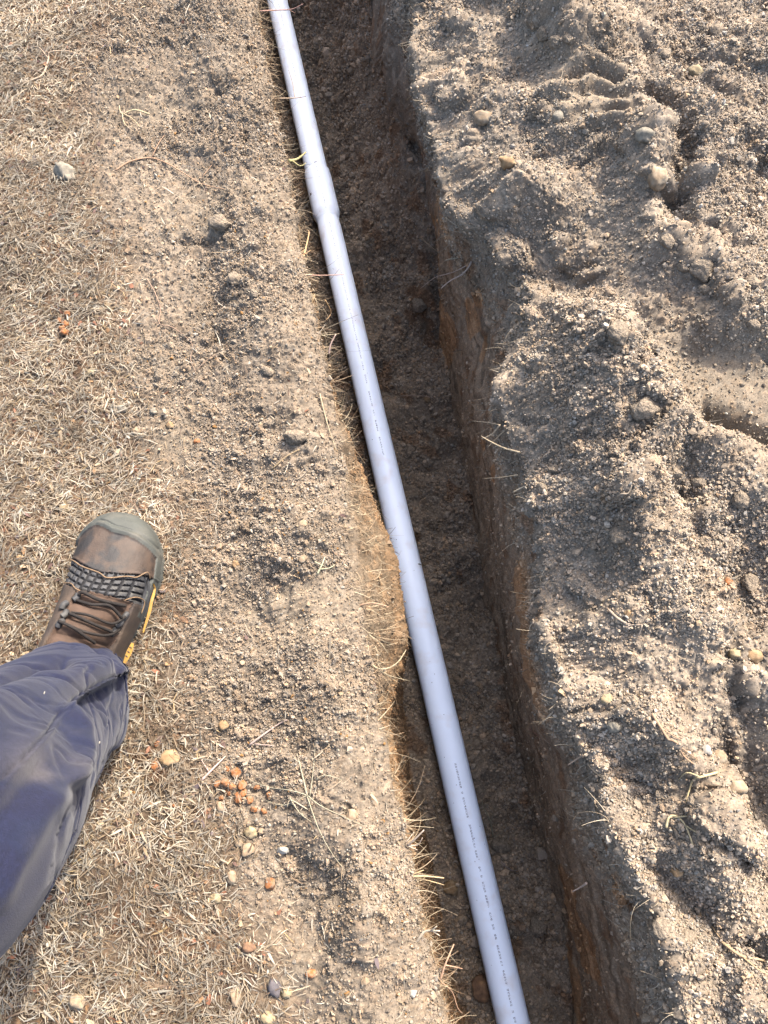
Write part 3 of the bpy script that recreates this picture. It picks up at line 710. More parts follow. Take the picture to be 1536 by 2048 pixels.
S(1436, 1513, 26, 'tan', 'round tan stone on the lower spoil near the right edge')
S(1412, 1500, 20, 'pale', 'pale pebble touching the round tan stone on the lower spoil')
S(1354, 1742, 22, 'amber', 'amber pebble on the lower sunlit spoil slope', asp=.9)
S(1468, 1575, 40, 'tan', 'broad reddish tan clod on the lower spoil at the right', asp=.8, rough=.2)
S(1100, 158, 14, 'amber', 'tiny yellow pebble on the upper spoil') if False else None
S(1392, 145, 28, 'yellow', 'yellowish stone high on the spoil at the upper right', asp=.8)
# in the trench
S(902, 1775, 30, 'amber', 'dull yellow stone in the shade left of the pipe', asp=.9)
S(962, 1977, 36, 'brown', 'brown lump of earth wedged beside the pipe at the bottom', asp=1.1)
S(1008, 1745, 12, 'pale', 'small white pebble on the trench floor right of the pipe')
S(855, 800, 14, 'amber', 'small amber pebble on the trench floor beside a long root')
clods = [(1085, 72, 32, 'pale brown clod, upper of a group near the top of the spoil'), (1112, 88, 34, 'pale brown clod, lower of a group near the top of the spoil'), (1138, 80, 24, 'small clod right of the two pale brown clods near the top'),
         (1400, 541, 60, 'largest rough clod beside the crevice on the right'), (1410, 580, 28, 'clod just below the largest rough clod'), (1365, 536, 30, 'clod touching the left of the largest rough clod'), (1335, 485, 34, 'clod at the foot of the big rounded tan stone slope'),
         (1232, 668, 62, 'pale crusty clod on the crest of the central spoil mound'), (1505, 650, 30, 'round clod above the flat pressed plate of soil'), (1430, 70, 34, 'clod high up near the upper right corner'), (1328, 110, 22, 'grey clod right of a shaded hollow near the top'),
         (1560 - 60, 566, 36, 'clod at the right edge level with the largest rough clod'), (1290, 820, 70, 'big crumbling clod below the central crest'), (1345, 945, 40, 'dark sided clod at the lip of the hollow below the pressed plate'), (1395, 965, 34, 'clod inside the hollow below the pressed plate'),
         (1500, 1170, 44, 'pale clod right of the orange pebble in the hollow'), (1240, 1072, 44, 'double clod on the middle of the spoil'), (1300, 1075, 18, 'tiny white clod right of the double clod'), (1190, 1090, 30, 'clod left of the double clod on the middle of the spoil'),
         (1325, 1860, 44, 'knobbly clod at the rim above the dark lower bank'), (1375, 1875, 34, 'smaller clod right of the knobbly clod at the lower rim'), (1345, 1800, 30, 'grey clod above the knobbly clod at the lower rim'), (1320, 1590, 24, 'grey cube like clod on the sunlit slope'),
         (1385, 1600, 26, 'greyish clod below a curled root'), (440, 448, 46, 'smooth clod with a shadow below it on the left bank'), (590, 875, 56, 'pale oblong clod on the left bank above the bulge'), (470, 560, 34, 'lumpy clod on the left bank beside a shaded dip'),
         (510, 590, 26, 'lumpy clod right of the lumpy clod by the shaded dip'), (535, 745, 34, 'clod on the left bank near the pipe middle'), (840, 610, 40, 'mossy grey clod on the trench floor by the right bank'), (1085, 980, 34, 'root bound clod on the right rim of the trench'),
         (1110, 940, 30, 'clod caught among roots on the right rim'), (1000, 1690, 40, 'grey clod on the trench floor beside the pipe'), (1080, 1850, 44, 'grey clod against the foot of the right bank near the bottom'), (1480, 1000, 40, 'clod near the right edge below the pressed plate')]
for (x, y, s_, lb) in clods:
    S(x, y, s_ * .9, 'clod', lb, asp=random.uniform(.65, .95), rz=random.uniform(0, 180), group='clods of earth on the banks and spoil', flatk=.7, sink=.36)

# ------------------------------------------------------------------ single roots and twigs
def root(label, pts, r, colr=(.50, .40, .27), name='root', z=None, branches=(), cat='root', lift=.004):
    b = MB()
    def conv(pp, l=lift):
        out = []
        for k, p in enumerate(pp):
            if len(p) > 2: out.append(wpt(p[0], p[1], p[2]))
            elif z is not None: out.append(wpt(p[0], p[1], z))
            else:
                q, nrm = hit(p[0], p[1]); out.append(q + Vector((0, 0, 1)) * (l + .002 * math.sin(k * 2.1)))
        return out
    P0 = conv(pts); m = len(P0); rads = [r * (1 - .55 * k / (m - 1)) for k in range(m)]
    org = P0[0]
    colr = (colr[0], colr[1] * .88, colr[2] * .86); c0 = tuple(c * .72 * random.uniform(.85, 1.1) for c in colr)
    b.add(*[(lambda VF: VF)(tube([p - org for p in P0], rads))][0], c0)
    for br in branches:
        Pb = conv(br); mb = len(Pb); V, Fq = tube([p - org for p in Pb], [r * .6 * (1 - .6 * k / (mb - 1)) for k in range(mb)], 5, 3); b.add(V, Fq, c0)
    o = b.build(name, M_root, None, True, True); o.location = org
    tag(o, label, cat); return o
root('straight pale twig jutting from the left rim across the pipe', [(606, 549, .01), (640, 551, .0), (688, 549, .005)], .0013, (.62, .50, .36), name='twig', cat='twig')
root('short twig crossing the pipe near its top, above the socket', [(556, 197, .0), (590, 196, -.005), (612, 193, .0)], .0013, (.58, .44, .28), name='twig', cat='twig', branches=[[(590, 196, -.005), (585, 165, -.02), (577, 140, -.02)]])
root('forked twig over the pipe at the very top of the picture', [(520, 22, .01), (560, 20, .0), (585, 18, .0), (606, 8, .01)], .0013, (.56, .42, .27), name='twig', cat='twig', branches=[[(575, 18, .0), (590, 26, -.01)]])
root('pale upright twig on the left rim over dark shade', [(658, 708, .01), (661, 690, .02), (672, 668, .03)], .0019, (.68, .58, .43), name='twig', cat='twig')
o_ = root('yellow green grass shoot on the left rim beside the pipe socket', [(578, 322, .01), (595, 318, .0), (612, 304, .0)], .0028, (.58, .50, .22), name='grass_shoot', cat='grass shoot', branches=[[(585, 322, .01), (600, 332, .0), (612, 326, .0)]])
root('crooked pale root hanging below the left rim under the socket', [(607, 515, .0), (613, 490, -.01), (618, 465, -.01), (614, 460, -.01)], .0018, (.62, .47, .30), branches=[[(613, 498, -.01), (600, 505, .0)], [(610, 508, 0), (622, 500, -.02)]])
root('long thin root lying across the bare soil of the upper left bank', [(232, 345), (262, 328), (300, 318), (335, 330), (370, 352), (405, 370), (450, 382)], .0017, (.50, .38, .22), branches=[[(305, 318), (320, 290), (330, 272)], [(405, 358), (425, 335)]])
root('branching straw root lying on the grass at the far upper left', [(62, 165), (88, 155), (98, 120), (102, 108), (140, 108), (175, 118)], .0020, (.66, .55, .38), branches=[[(98, 120), (80, 100), (60, 98)]])
root('pale sprig of roots in the dusty hollow of the upper left bank', [(300, 232), (270, 225), (245, 230), (240, 215)], .0018, (.66, .56, .40), branches=[[(250, 232), (270, 245), (287, 265)], [(246, 232), (250, 250), (262, 262)]])
root('wiry root running down the left bank above the dusty patch', [(295, 560), (312, 590), (322, 620), (320, 650), (350, 660), (385, 690), (382, 720), (392, 745)], .0011, (.42, .33, .24), branches=[[(350, 660), (300, 645)], [(392, 745), (420, 720), (455, 700)]])
root('thin root on the left bank leaning toward the clod above the bulge', [(545, 940), (575, 915), (600, 900)], .0011, (.50, .41, .29))
root('long thin root down the left bank beside the bulge', [(640, 790), (655, 850), (672, 900), (686, 925)], .0012, (.52, .42, .28))
root('root tuft standing out of the left rim low down', [(818, 1755, .015), (845, 1752, .02), (888, 1756, .02)], .0016, (.66, .54, .36), branches=[[(830, 1756, .015), (860, 1762, .01), (888, 1770, .0)], [(822, 1750, .015), (848, 1740, .02)]])
root('spray of stiff pale roots on the left rim above the low tuft', [(815, 1690, .01), (830, 1678, .02), (848, 1660, .03)], .0018, (.70, .60, .44), branches=[[(815, 1690, .01), (835, 1690, .01), (845, 1675, .02)], [(812, 1690, .01), (835, 1700, .01)], [(812, 1685, .01), (828, 1664, .01)]])
root('stout pale root with a splayed end near the bottom of the left rim', [(822, 1898, .01), (838, 1876, .025), (852, 1862, .03), (880, 1862, .04)], .0021, (.72, .64, .46), branches=[[(862, 1862, .035), (874, 1852, .045)], [(866, 1862, .035), (880, 1872, .035)]])
root('forked root over the trench at the bottom of the left rim', [(880, 1960, .01), (892, 1925, .02), (908, 1888, .02)], .0016, (.62, .50, .33), branches=[[(890, 1930, .015), (915, 1935, .0), (926, 1938, -.02)], [(884, 1965, .005), (905, 1985, -.04), (915, 2015, -.06), (926, 2028, -.08)]])
root('curved root arching out of the left bank near the long bulge', [(716, 1212, .01), (745, 1206, .02), (778, 1214, .02)], .0017, (.60, .47, .30))
root('wandering root tangle below the bulge on the left rim', [(735, 1290, .01), (745, 1330, .01), (770, 1338, -.01), (795, 1325, -.03), (812, 1300, -.05)], .0016, (.60, .47, .31), branches=[[(738, 1270, .01), (760, 1285, 0), (778, 1310, -.02)], [(745, 1330, .01), (775, 1350, -.02), (820, 1362, -.06)]])
root('dead weed with radiating stems on the bare lawn near the trench', [(615, 1590), (608, 1560), (600, 1530), (595, 1508)], .0014, (.54, .45, .32), name='dead_weed', cat='weed', branches=[[(615, 1590), (580, 1580), (540, 1575), (500, 1560)], [(615, 1590), (640, 1610), (680, 1630), (730, 1652)], [(615, 1590), (570, 1610), (530, 1600)], [(620, 1592), (625, 1560), (630, 1500), (632, 1440)], [(615, 1592), (635, 1650), (660, 1700), (690, 1740)], [(580, 1595), (600, 1625), (625, 1645)], [(632, 1560), (650, 1550), (685, 1560)]])
root('dry stalk lying on the grass above the orange scatter', [(405, 1560), (430, 1535), (452, 1512)], .0018, (.70, .62, .46), name='dry_stalk', cat='stalk', branches=[[(420, 1545), (405, 1520)]])
root('pale dry stalk with side shoots above the dead weed', [(500, 1490), (530, 1468), (555, 1450), (575, 1440)], .0017, (.66, .56, .38), name='dry_stalk', cat='stalk', branches=[[(510, 1488), (550, 1492)]])
root('little dry sprig by the dark hollow above the flat boot print', [(635, 1150), (645, 1130), (650, 1115)], .0016, (.66, .60, .42), branches=[[(640, 1140), (660, 1138), (670, 1130)], [(630, 1125), (650, 1135)]], name='dry_sprig', cat='sprig')
root('stout cream root curving out of the right bank near the hollow', [(944, 515, -.02), (940, 530, -.02), (925, 548, -.03), (900, 562, -.05), (882, 577, -.06)], .0019, (.62, .54, .38), branches=[[(935, 530, -.03), (905, 545, -.06), (870, 555, -.1), (840, 578, -.14)]])
root('pale horizontal root stub above the stout cream root', [(945, 517, -.03), (915, 516, -.05), (890, 521, -.06)], .0018, (.48, .40, .28))
root('thin root down the face of the right bank above the cream root', [(840, 474, -.3), (860, 492, -.28), (885, 512, -.26), (905, 542, -.24)], .0012, (.40, .32, .22))
root('forked root on the right bank high up beside the ledge', [(930, 380, .03), (905, 400, .0), (885, 412, -.02)], .0014, (.48, .38, .25), branches=[[(900, 405, .0), (885, 402, -.02)], [(895, 410, 0), (878, 430, -.04), (900, 420, -.03)]])
root('thin pale root bridging from the hollow to the sunlit mound', [(1033, 592, .0), (1050, 610, .03), (1068, 622, .05), (1085, 638, .09)], .0013, (.60, .50, .34))
root('long straight root lying across the shaded trench floor', [(800, 797), (830, 796), (865, 799)], .0016, (.42, .37, .27), branches=[[(865, 799), (900, 805), (925, 806)]], lift=.012)
root('bundle of straw roots sticking out of the right rim, upper', [(1000, 850, .05), (985, 868, .03), (963, 878, .02)], .0016, (.60, .50, .36), branches=[[(1000, 850, .05), (975, 845, .02), (945, 842, .0)], [(1010, 860, .05), (990, 880, .03), (975, 895, .02)]])
root('bundle of straw roots sticking out of the right rim, middle', [(1040, 905, .07), (1005, 895, .05), (975, 880, .03), (962, 872, .02)], .0016, (.62, .52, .38), branches=[[(1035, 950, .06), (1000, 955, .03), (965, 957, .0)], [(1080, 925, .08), (1060, 950, .07), (1050, 968, .07)]])
root('stiff straw pair pointing left from the right rim clod', [(1070, 968, .07), (1045, 975, .06), (1026, 985, .05)], .0017, (.64, .53, .36), branches=[[(1065, 975, .07), (1045, 985, .05), (1028, 990, .05)], [(1058, 965, .07), (1054, 985, .05), (1050, 995, .05)]])
root('branched root lying on the shaded right bank', [(1040, 1443), (1065, 1465), (1100, 1488), (1140, 1502), (1165, 1506)], .0015, (.40, .29, .19), branches=[[(1115, 1494), (1095, 1498), (1085, 1510)]], lift=.01)
root('short straw root leaning off the right rim below the branched root', [(1180, 1502, .06), (1155, 1517, .04), (1136, 1530, .03)], .0017, (.62, .50, .36))
root('single pale straw stuck in the dark lower right bank', [(1173, 1766, .0), (1160, 1775, -.02), (1145, 1783, -.03)], .0016, (.56, .45, .34))
root('pair of pale straws under the right rim halfway down', [(1112, 1420, .03), (1095, 1435, .02), (1084, 1449, .0)], .0015, (.62, .52, .38), branches=[[(1115, 1435, .03), (1108, 1448, .01), (1102, 1458, .0)]])
root('forked pale root lying on the middle of the spoil', [(1212, 1217), (1235, 1240), (1262, 1250), (1290, 1250)], .0019, (.62, .53, .40), branches=[[(1282, 1252), (1276, 1268), (1270, 1284)], [(1262, 1250), (1245, 1258)]])
root('pale curved root on the spoil above the white clod', [(1218, 1008), (1238, 992), (1255, 988), (1262, 972)], .0016, (.56, .49, .38))
root('feathery root mass on the spoil slope', [(1302, 1428), (1318, 1455), (1335, 1478), (1350, 1485), (1362, 1510), (1385, 1528)], .0019, (.46, .36, .25), branches=[[(1318, 1455), (1340, 1470), (1362, 1480)], [(1335, 1478), (1365, 1500), (1395, 1520)], [(1330, 1470), (1350, 1500), (1358, 1512)]])
root('pale hooked root curling down the sunlit slope', [(1432, 1545), (1400, 1553), (1385, 1560), (1376, 1580), (1368, 1605)], .0018, (.64, .55, .38), branches=[[(1395, 1553), (1370, 1545), (1355, 1560)]])
root('curled claw shaped root on the sunlit slope', [(1330, 1655), (1334, 1635), (1350, 1632), (1368, 1650), (1382, 1690)], .0018, (.60, .52, .36), branches=[[(1345, 1635), (1375, 1632), (1385, 1645)], [(1368, 1650), (1390, 1665)]])
root('long looping root at the lower right corner', [(1438, 1880), (1470, 1905), (1492, 1914), (1525, 1920), (1530, 1935), (1550, 1945)], .0018, (.62, .50, .33), branches=[[(1420, 1850), (1440, 1880)], [(1480, 1910), (1510, 1935), (1540, 1950)]])
root('slender root rising from soil near the upper right rim', [(1095, 1670), (1062, 1640), (1065, 1690)], .0012, (.40, .33, .24)) if False else None
root('branching grey root cluster on the trench floor beside the pipe', [(984, 1672), (978, 1640), (966, 1615), (962, 1600)], .0016, (.36, .31, .24), branches=[[(984, 1672), (1000, 1665), (1006, 1655)], [(984, 1668), (980, 1648), (985, 1625)]], lift=.015)
root('crooked root beside the pipe on the lower trench floor', [(1000, 1722), (1012, 1733), (1024, 1740), (1034, 1739)], .0016, (.42, .37, .30), lift=.012)
root('root running down the trench floor near the bottom right', [(1038, 1892), (1058, 1898), (1066, 1925), (1082, 1950)], .0014, (.38, .29, .2), lift=.012)
root('thin root hanging in the shade left of the pipe, lower', [(890, 1592), (872, 1620), (885, 1655), (905, 1735)], .0012, (.40, .32, .22), lift=.01)
root('twisted root strand above the pipe rim on the left, middle', [(650, 600, .0), (662, 625, -.03), (652, 640, -.03)], .0012, (.56, .38, .2))

# ------------------------------------------------------------------ the photographer's right leg: boot and trousers
person = empty('person', wpt(170, 1400, .0))
tag(person, 'person seen as one leg in dusty navy trousers and brown work boot', 'person')
org = person.location.copy()
toe = wpt(268, 1034, .035); AX = R(13.0); TL = .305
fy = Vector((math.sin(AX), math.cos(AX), 0)); fx = Vector((math.cos(AX), -math.sin(AX), 0))
gz = .012
heel = Vector((toe.x, toe.y, gz)) - fy * TL
def b2w(x, y, z): return heel + fx * x + fy * y + Vector((0, 0, z))
def zb(zx, zy, z=.06):                                # zoomed reading of the boot -> boot coordinates
    q = wpt(60 + zx / 4.518, 1000 + zy / 4.518, z) - heel
    return q.dot(fx), q.dot(fy)
sS = np.array([0, .012, .05, .12, .25, .4, .52, .64, .74, .82, .89, .94, .975, .993, 1])
wlf = np.array([0, .014, .027, .034, .035, .035, .041, .051, .057, .057, .051, .041, .028, .015, 0]) * .93
wrt = np.array([0, .014, .029, .039, .047, .054, .060, .065, .067, .063, .054, .043, .029, .015, 0]) * .93
zt = np.array([.05, .075, .11, .132, .136, .126, .108, .092, .081, .075, .068, .058, .045, .032, .022])
cx = np.array([.004, .004, .004, .004, .003, .001, 0, 0, 0, -.001, -.003, -.005, -.006, -.007, -.007])
ns_, na = 330, 220
sv = np.concatenate([np.linspace(0, .9, int(ns_ * .7), endpoint=False), .9 + .1 * np.sin(np.linspace(0, 1, ns_ - int(ns_ * .7)) * math.pi / 2)])
av = np.linspace(0, math.pi, na)
def sm(arr):
    f = np.interp(sv, sS, arr); k = np.ones(9) / 9; g_ = np.convolve(np.pad(f, 4, 'edge'), k, 'valid'); g_[0] = f[0]; g_[-1] = f[-1]; return g_
WL = np.interp(sv, sS, wlf); WR = np.interp(sv, sS, wrt); ZT = sm(zt); CX = sm(cx)
ca = np.cos(av)[None]; sa = np.sin(av)[None]
hw = np.where(ca > 0, WR[:, None], WL[:, None])
pe = .80
BX = CX[:, None] + hw * np.sign(ca) * np.abs(ca) ** pe
zbase = .022
BZ = zbase + (ZT[:, None] - zbase) * np.abs(sa) ** .72 * (1)
BX = BX * (1 - .10 * np.clip((BZ - .05) / .08, 0, 1))
BY = np.repeat((sv * TL)[:, None], na, 1)
BP = np.stack([BX, BY, BZ], -1)
d1 = np.gradient(BP, axis=0); d2 = np.gradient(BP, axis=1); BN = np.cross(d2, d1); BN /= np.maximum(np.linalg.norm(BN, axis=-1, keepdims=True), 1e-9)
if BN[ns_ // 2, na // 2, 2] < 0: BN = -BN
# region borders, read across the boot
def border(pts, z):
    q = sorted(zb(a, b, z) for a, b in pts); return np.array([p[0] for p in q]), np.array([p[1] for p in q])
cap = border([(395, 400), (450, 325), (540, 268), (610, 245), (680, 268), (760, 315), (880, 345), (960, 375), (1050, 440), (1105, 505)], .072)
lea = border([(380, 530), (420, 545), (500, 600), (600, 655), (700, 690), (850, 690), (960, 672), (1040, 665), (1090, 700), (1120, 760), (1150, 830)], .08)
msh = border([(300, 740), (350, 775), (430, 820), (550, 850), (700, 880), (850, 900), (1010, 915), (1060, 930)], .09)
ycap = np.interp(BX, *cap); ylea = np.interp(BX, *lea); ymsh = np.interp(BX, *msh)
# gray rubber wraps round the right (outer) side of the forefoot, low down
side_r = (BX > 0) & (BZ < .052 + .0 * BX) & (BY > .15); 
tng_l = border([(425, 860), (365, 1010), (320, 1150), (270, 1260), (240, 1330)], .11); tng_r = border([(850, 930), (800, 1060), (730, 1180), (690, 1260), (680, 1350)], .11)
def xof(bd, y):
    o_ = np.argsort(bd[1]); return np.interp(y, bd[1][o_], bd[0][o_])
region = np.where(BY > ycap, 0, np.where(BY > ylea, 1, np.where(BY > ymsh, 2, 3)))
tongue = (region == 3) & (BX > xof(tng_l, BY)) & (BX < xof(tng_r, BY)) & (BZ > .06)
region = np.where(tongue, 4, region)
region = np.where(side_r & (region > 0) & (BZ < .040) & (BY > .165), 0, region)
region = np.where((BX < 0) & (BZ < .034) & (BY > .2) & (region > 0), 0, region)
off = np.choose(region, [.0030, .0008, .0, .0022, -.0085])
for it in range(2): off[1:-1, 1:-1] = (off[1:-1, 1:-1] + off[:-2, 1:-1] + off[2:, 1:-1] + off[1:-1, :-2] + off[1:-1, 2:]) / 5
# rubber cap has a raised lip along its border
off = off + np.where(BY > ycap - .006, .0022 * np.exp(-((BY - ycap - .0045) / .0022) ** 2), 0)
off = off - .0018 * np.exp(-((BY - ycap - .0105) / .0012) ** 2)
off = off + .0012 * np.exp(-((BY - ylea - .002) / .0012) ** 2)
# panel of raised rubber lugs
arc = (BY - ylea); uu = BX / .0105 + .25; vv = arc / .0085
lug = np.clip(3.2 - np.maximum(np.abs((uu % 1) - .5), np.abs((vv % 1) - .5)) * 7.4, 0, 1)
off = off + np.where(region == 2, -.0022 + lug * .0034, 0)
region = np.where((region == 2) & (lug < .45), 5, region)
# padded tongue rolls
off = off + np.where(region == 4, .0050 * np.abs(np.sin((BY + .004) / .024 * math.pi)) ** .6, 0)
wr = fbm(BX, BY, .03, 3, 500) * .0009 + fbm(BX * 2.5, BY, .02, 3, 510) * .0005
off = off + np.where((region == 1) | (region == 3), wr, wr * .3)
BP2 = BP + BN * off[..., None]
BW = np.stack([heel.x + fx.x * BP2[..., 0] + fy.x * BP2[..., 1], heel.y + fx.y * BP2[..., 0] + fy.y * BP2[..., 1], heel.z + BP2[..., 2]], -1) - np.array(org)
bi = np.arange(ns_ * na).reshape(ns_, na)
BFa = np.stack([bi[:-1, :-1], bi[1:, :-1], bi[1:, 1:], bi[:-1, 1:]], -1).reshape(-1, 4)
freg = region[:-1, :-1].reshape(-1)
boot = None
M_leather = material('worn_brown_leather', (.050, .031, .020), rough=.7, noise=(60, .3), bump=(500, .35, .001), spec=.3, mottle=(32, (.018, .015, .014), .46, .56))
M_leather2 = material('dusty_brown_leather', (.056, .038, .026), rough=.8, noise=(60, .3), bump=(500, .35, .001), spec=.25, mottle=(45, (.045, .032, .025), .45, .62))
M_rubber = material('grey_rubber', (.060, .064, .055), rough=.75, noise=(40, .15), bump=(600, .2, .001), spec=.3, mottle=(25, (.11, .10, .08), .5, .8))
M_mesh = material('charcoal_rubber', (.036, .036, .038), rough=.7, noise=(90, .3), spec=.3, mottle=(50, (.065, .06, .052), .5, .75))
M_tongue = material('tan_tongue_lining', (.078, .048, .033), rough=.85, noise=(90, .25), bump=(700, .4, .001))
M_lace = material('dark_lace', (.018, .014, .012), rough=.85, noise=(300, .4), bump=(900, .6, .001))
M_yellow = material('yellow_trim', (.28, .15, .02), rough=.6, noise=(120, .2))
def bpart(name, r, mat, parent):
    fs = BFa[freg == r]; used = np.unique(fs); mp = np.zeros(ns_ * na, np.int32); mp[used] = np.arange(len(used))
    return mesh_np(name, BW.reshape(-1, 3)[used], mp[fs], mat, None, True, parent)
boot = bpart('boot', 3, M_leather2, person)
boot['label'] = 'brown leather work boot with grey toe cap, half covered by the trouser hem'
bpart('toe_cap', 0, M_rubber, boot); bpart('leather_vamp', 1, M_leather, boot); bpart('lug_panel', 2, M_mesh, boot); bpart('tongue', 4, M_tongue, boot); bpart('black_mesh_lining', 5, material('black_mesh_cloth', (.014, .014, .016), rough=.9, noise=(400, .3)), boot)
# sole: outline slab with a stepped edge
soff = 1 - .9 * (1 - sstep(.45, .6, np.concatenate([sv, sv[::-1][1:-1]])))
th = np.concatenate([sv, sv[::-1][1:-1]])
outl = [(CX[i] + WR[i] + .0, sv[i] * TL) for i in range(ns_)] + [(CX[i] - WL[i], sv[i] * TL) for i in range(ns_ - 2, 0, -1)]
outl = np.array(outl); cen = outl.mean(0)
tg = np.roll(outl, -1, 0) - np.roll(outl, 1, 0); nm2 = np.stack([tg[:, 1], -tg[:, 0]], -1); nm2 /= np.maximum(np.linalg.norm(nm2, axis=1, keepdims=True), 1e-9)
if ((outl - cen) * nm2).sum() < 0: nm2 = -nm2
sb = MB(); lv = [(.0, .000), (.004, .0028), (.010, .0040), (.016, .0036), (.018, .0024), (.022, .0030), (.027, .0022), (.030, .0004), (.030, -.006)]
m_ = len(outl); Vs = []
for z_, o2 in lv:
    for k in range(m_):
        lug2 = .0012 * (1 if (k // 5) % 2 else 0) if z_ < .012 else 0
        p = outl[k] + nm2[k] * (o2 - lug2 - .004 * (1 - soff[k])); q = b2w(p[0], p[1], z_) - org; Vs.append(q)
Fs_ = [(l * m_ + k, l * m_ + (k + 1) % m_, (l + 1) * m_ + (k + 1) % m_, (l + 1) * m_ + k) for l in range(len(lv) - 1) for k in range(m_)]
sb.add(Vs, Fs_); sb.f.append(tuple(range(m_ - 1, -1, -1)))
sb.build('sole', M_rubber, boot)
bbvh = BVHTree.FromPolygons([tuple(v) for v in (BW.reshape(-1, 3) + np.array(org)).tolist()], BFa.tolist())
def bh(zx, zy, up_=.002):
    px, py = 60 + zx / 4.518, 1000 + zy / 4.518
    loc, nor, i, d = bbvh.ray_cast(camv, ray(px, py).normalized())
    if loc is None: loc = wpt(px, py, .09); nor = Vector((0, 0, 1))
    if nor.z < 0: nor = -nor
    return loc + nor * up_ - org
def lace(pts, r=.0021, up_=.0072, nm='lace', mat=None):
    b = MB(); b.add(*tube([bh(x, y, up_ + (.002 if 0 < k < len(pts) - 1 else 0)) for k, (x, y) in enumerate(pts)], [r] * len(pts), 8, 5)); return b.build(nm, mat or M_lace, boot)
lace([(400, 855), (500, 850), (640, 870), (860, 915)], .0024)
lace([(420, 900), (570, 935), (680, 990), (790, 1065)])
lace([(315, 1025), (440, 1060), (560, 1110), (700, 1195)])
lace([(845, 1060), (700, 1095), (520, 1050), (330, 1015)], .0017)
lace([(275, 1125), (380, 1170), (490, 1225), (560, 1260)])
lace([(770, 1190), (650, 1215), (480, 1195), (300, 1135)], .0018)
for (x, y) in ((860, 1055), (800, 1110), (745, 1190), (405, 880), (312, 960), (300, 1030), (275, 1125)):
    lace([(x - 22, y + 26), (x, y), (x + 22, y - 26)], .0042, .001, 'eyelet_loop', M_mesh)
lace([(380, 532), (420, 547), (500, 602), (600, 657), (700, 692), (850, 692), (960, 674), (1040, 667), (1085, 700)], .0009, .0022, 'welt_stitching', material('tan_thread', (.20, .13, .075), rough=.8))
lace([(310, 765), (350, 778), (430, 823), (550, 853)], .0008, .003, 'welt_stitching', bpy.data.materials['tan_thread'])
lace([(850, 905), (930, 905), (1005, 935), (990, 1020)], .0008, .003, 'welt_stitching', bpy.data.materials['tan_thread'])
def patch(name, pts, mat, wd, up_=.0012):
    b = MB(); V = []
    P_ = [bh(x, y, up_) for x, y in pts]
    for k, p in enumerate(P_):
        T = (P_[min(k + 1, len(P_) - 1)] - P_[max(k - 1, 0)]).normalized(); vd = (p + org - camv).normalized(); s = T.cross(vd).normalized()
        wv = wd * (.35 + .65 * math.sin(math.pi * (k + .5) / len(P_)))
        for q in (-1, 0, 1): V.append(p + s * wv * q + (Vector((0, 0, .0006)) if q == 0 else Vector((0, 0, 0))))
    Fq = [(3 * k + j, 3 * k + j + 1, 3 * k + j + 4, 3 * k + j + 3) for k in range(len(P_) - 1) for j in (0, 1)]
    b.add(V, Fq); return b.build(name, mat, boot)
patch('yellow_stripe', [(1108, 755), (1122, 800), (1118, 860), (1098, 930), (1085, 1000), (1068, 1060), (1045, 1130), (1025, 1200)], M_yellow, .0020)
patch('heel_badge', [(930, 1295), (918, 1330), (905, 1360), (890, 1395), (875, 1430), (855, 1475)], M_yellow, .0034)
for (x, y) in ((915, 1335), (897, 1375), (880, 1415)):
    patch('badge_stroke', [(x - 10, y - 6), (x, y), (x + 10, y + 6)], M_leather, .0008, .0026)
for pts in ([(1030, 700), (1040, 800), (1025, 900), (1010, 980)], [(1060, 710), (1075, 800), (1058, 900), (1030, 1020)]):
    patch('side_rib', pts, M_mesh, .0022, .001)

# trousers: rings round the leg, then folds pressed in along lines seen on the cloth
ringsP = [((148, 1425), .055, .062, .088), ((135, 1430), .085, .068, .090), ((100, 1455), .14, .075, .090), ((50, 1500), .22, .082, .092), ((-5, 1555), .30, .088, .094), ((-70, 1625), .38, .092, .096), ((-170, 1710), .46, .097, .1)]
cen_ = [wpt(p[0], p[1], z_) for p, z_, a_, b_ in ringsP]; ra = [a_ for *_, a_, b_ in ringsP]; rbk = [b_ for *_, b_ in ringsP]
k0 = cen_[-1].copy(); cen_ += [k0 + Vector((-.04, -.05, .12)), k0 + Vector((-.05, -.13, .28)), k0 + Vector((-.05, -.20, .45)), k0 + Vector((-.05, -.22, .52)), k0 + Vector((-.05, -.225, .525))]; ra += [.102, .11, .12, .10, .004]; rbk += [.105, .115, .13, .11, .004]
NT, NA = 360, 300
kk = np.linspace(0, len(cen_) - 1, NT)
def crs(arr):
    arr = np.array(arr, float); out = np.zeros((NT,) + arr.shape[1:])
    for i, k in enumerate(kk):
        a = min(int(k), len(arr) - 2); t = k - a; p0 = arr[max(a - 1, 0)]; p1 = arr[a]; p2 = arr[a + 1]; p3 = arr[min(a + 2, len(arr) - 1)]
        out[i] = .5 * (2 * p1 + (-p0 + p2) * t + (2 * p0 - 5 * p1 + 4 * p2 - p3) * t * t + (-p0 + 3 * p1 - 3 * p2 + p3) * t ** 3)
    return out
CE = crs([tuple(c) for c in cen_]); RA = crs(ra); RB = crs(rbk)
tan = np.gradient(CE, axis=0); tan /= np.linalg.norm(tan, axis=1, keepdims=True)
hem_n = np.array([.10, -.12, 1.0]); hem_n /= np.linalg.norm(hem_n)      # the hem hangs slanting: high over the laces, low at the heel
blend = np.clip(np.arange(NT) / 90., 0, 1)[:, None]
nrmR = hem_n * (1 - blend) + tan * blend; nrmR /= np.linalg.norm(nrmR, axis=1, keepdims=True)
e1 = np.cross(np.tile(np.array(fy), (NT, 1)), nrmR); e1 /= np.linalg.norm(e1, axis=1, keepdims=True); e2 = np.cross(nrmR, e1)
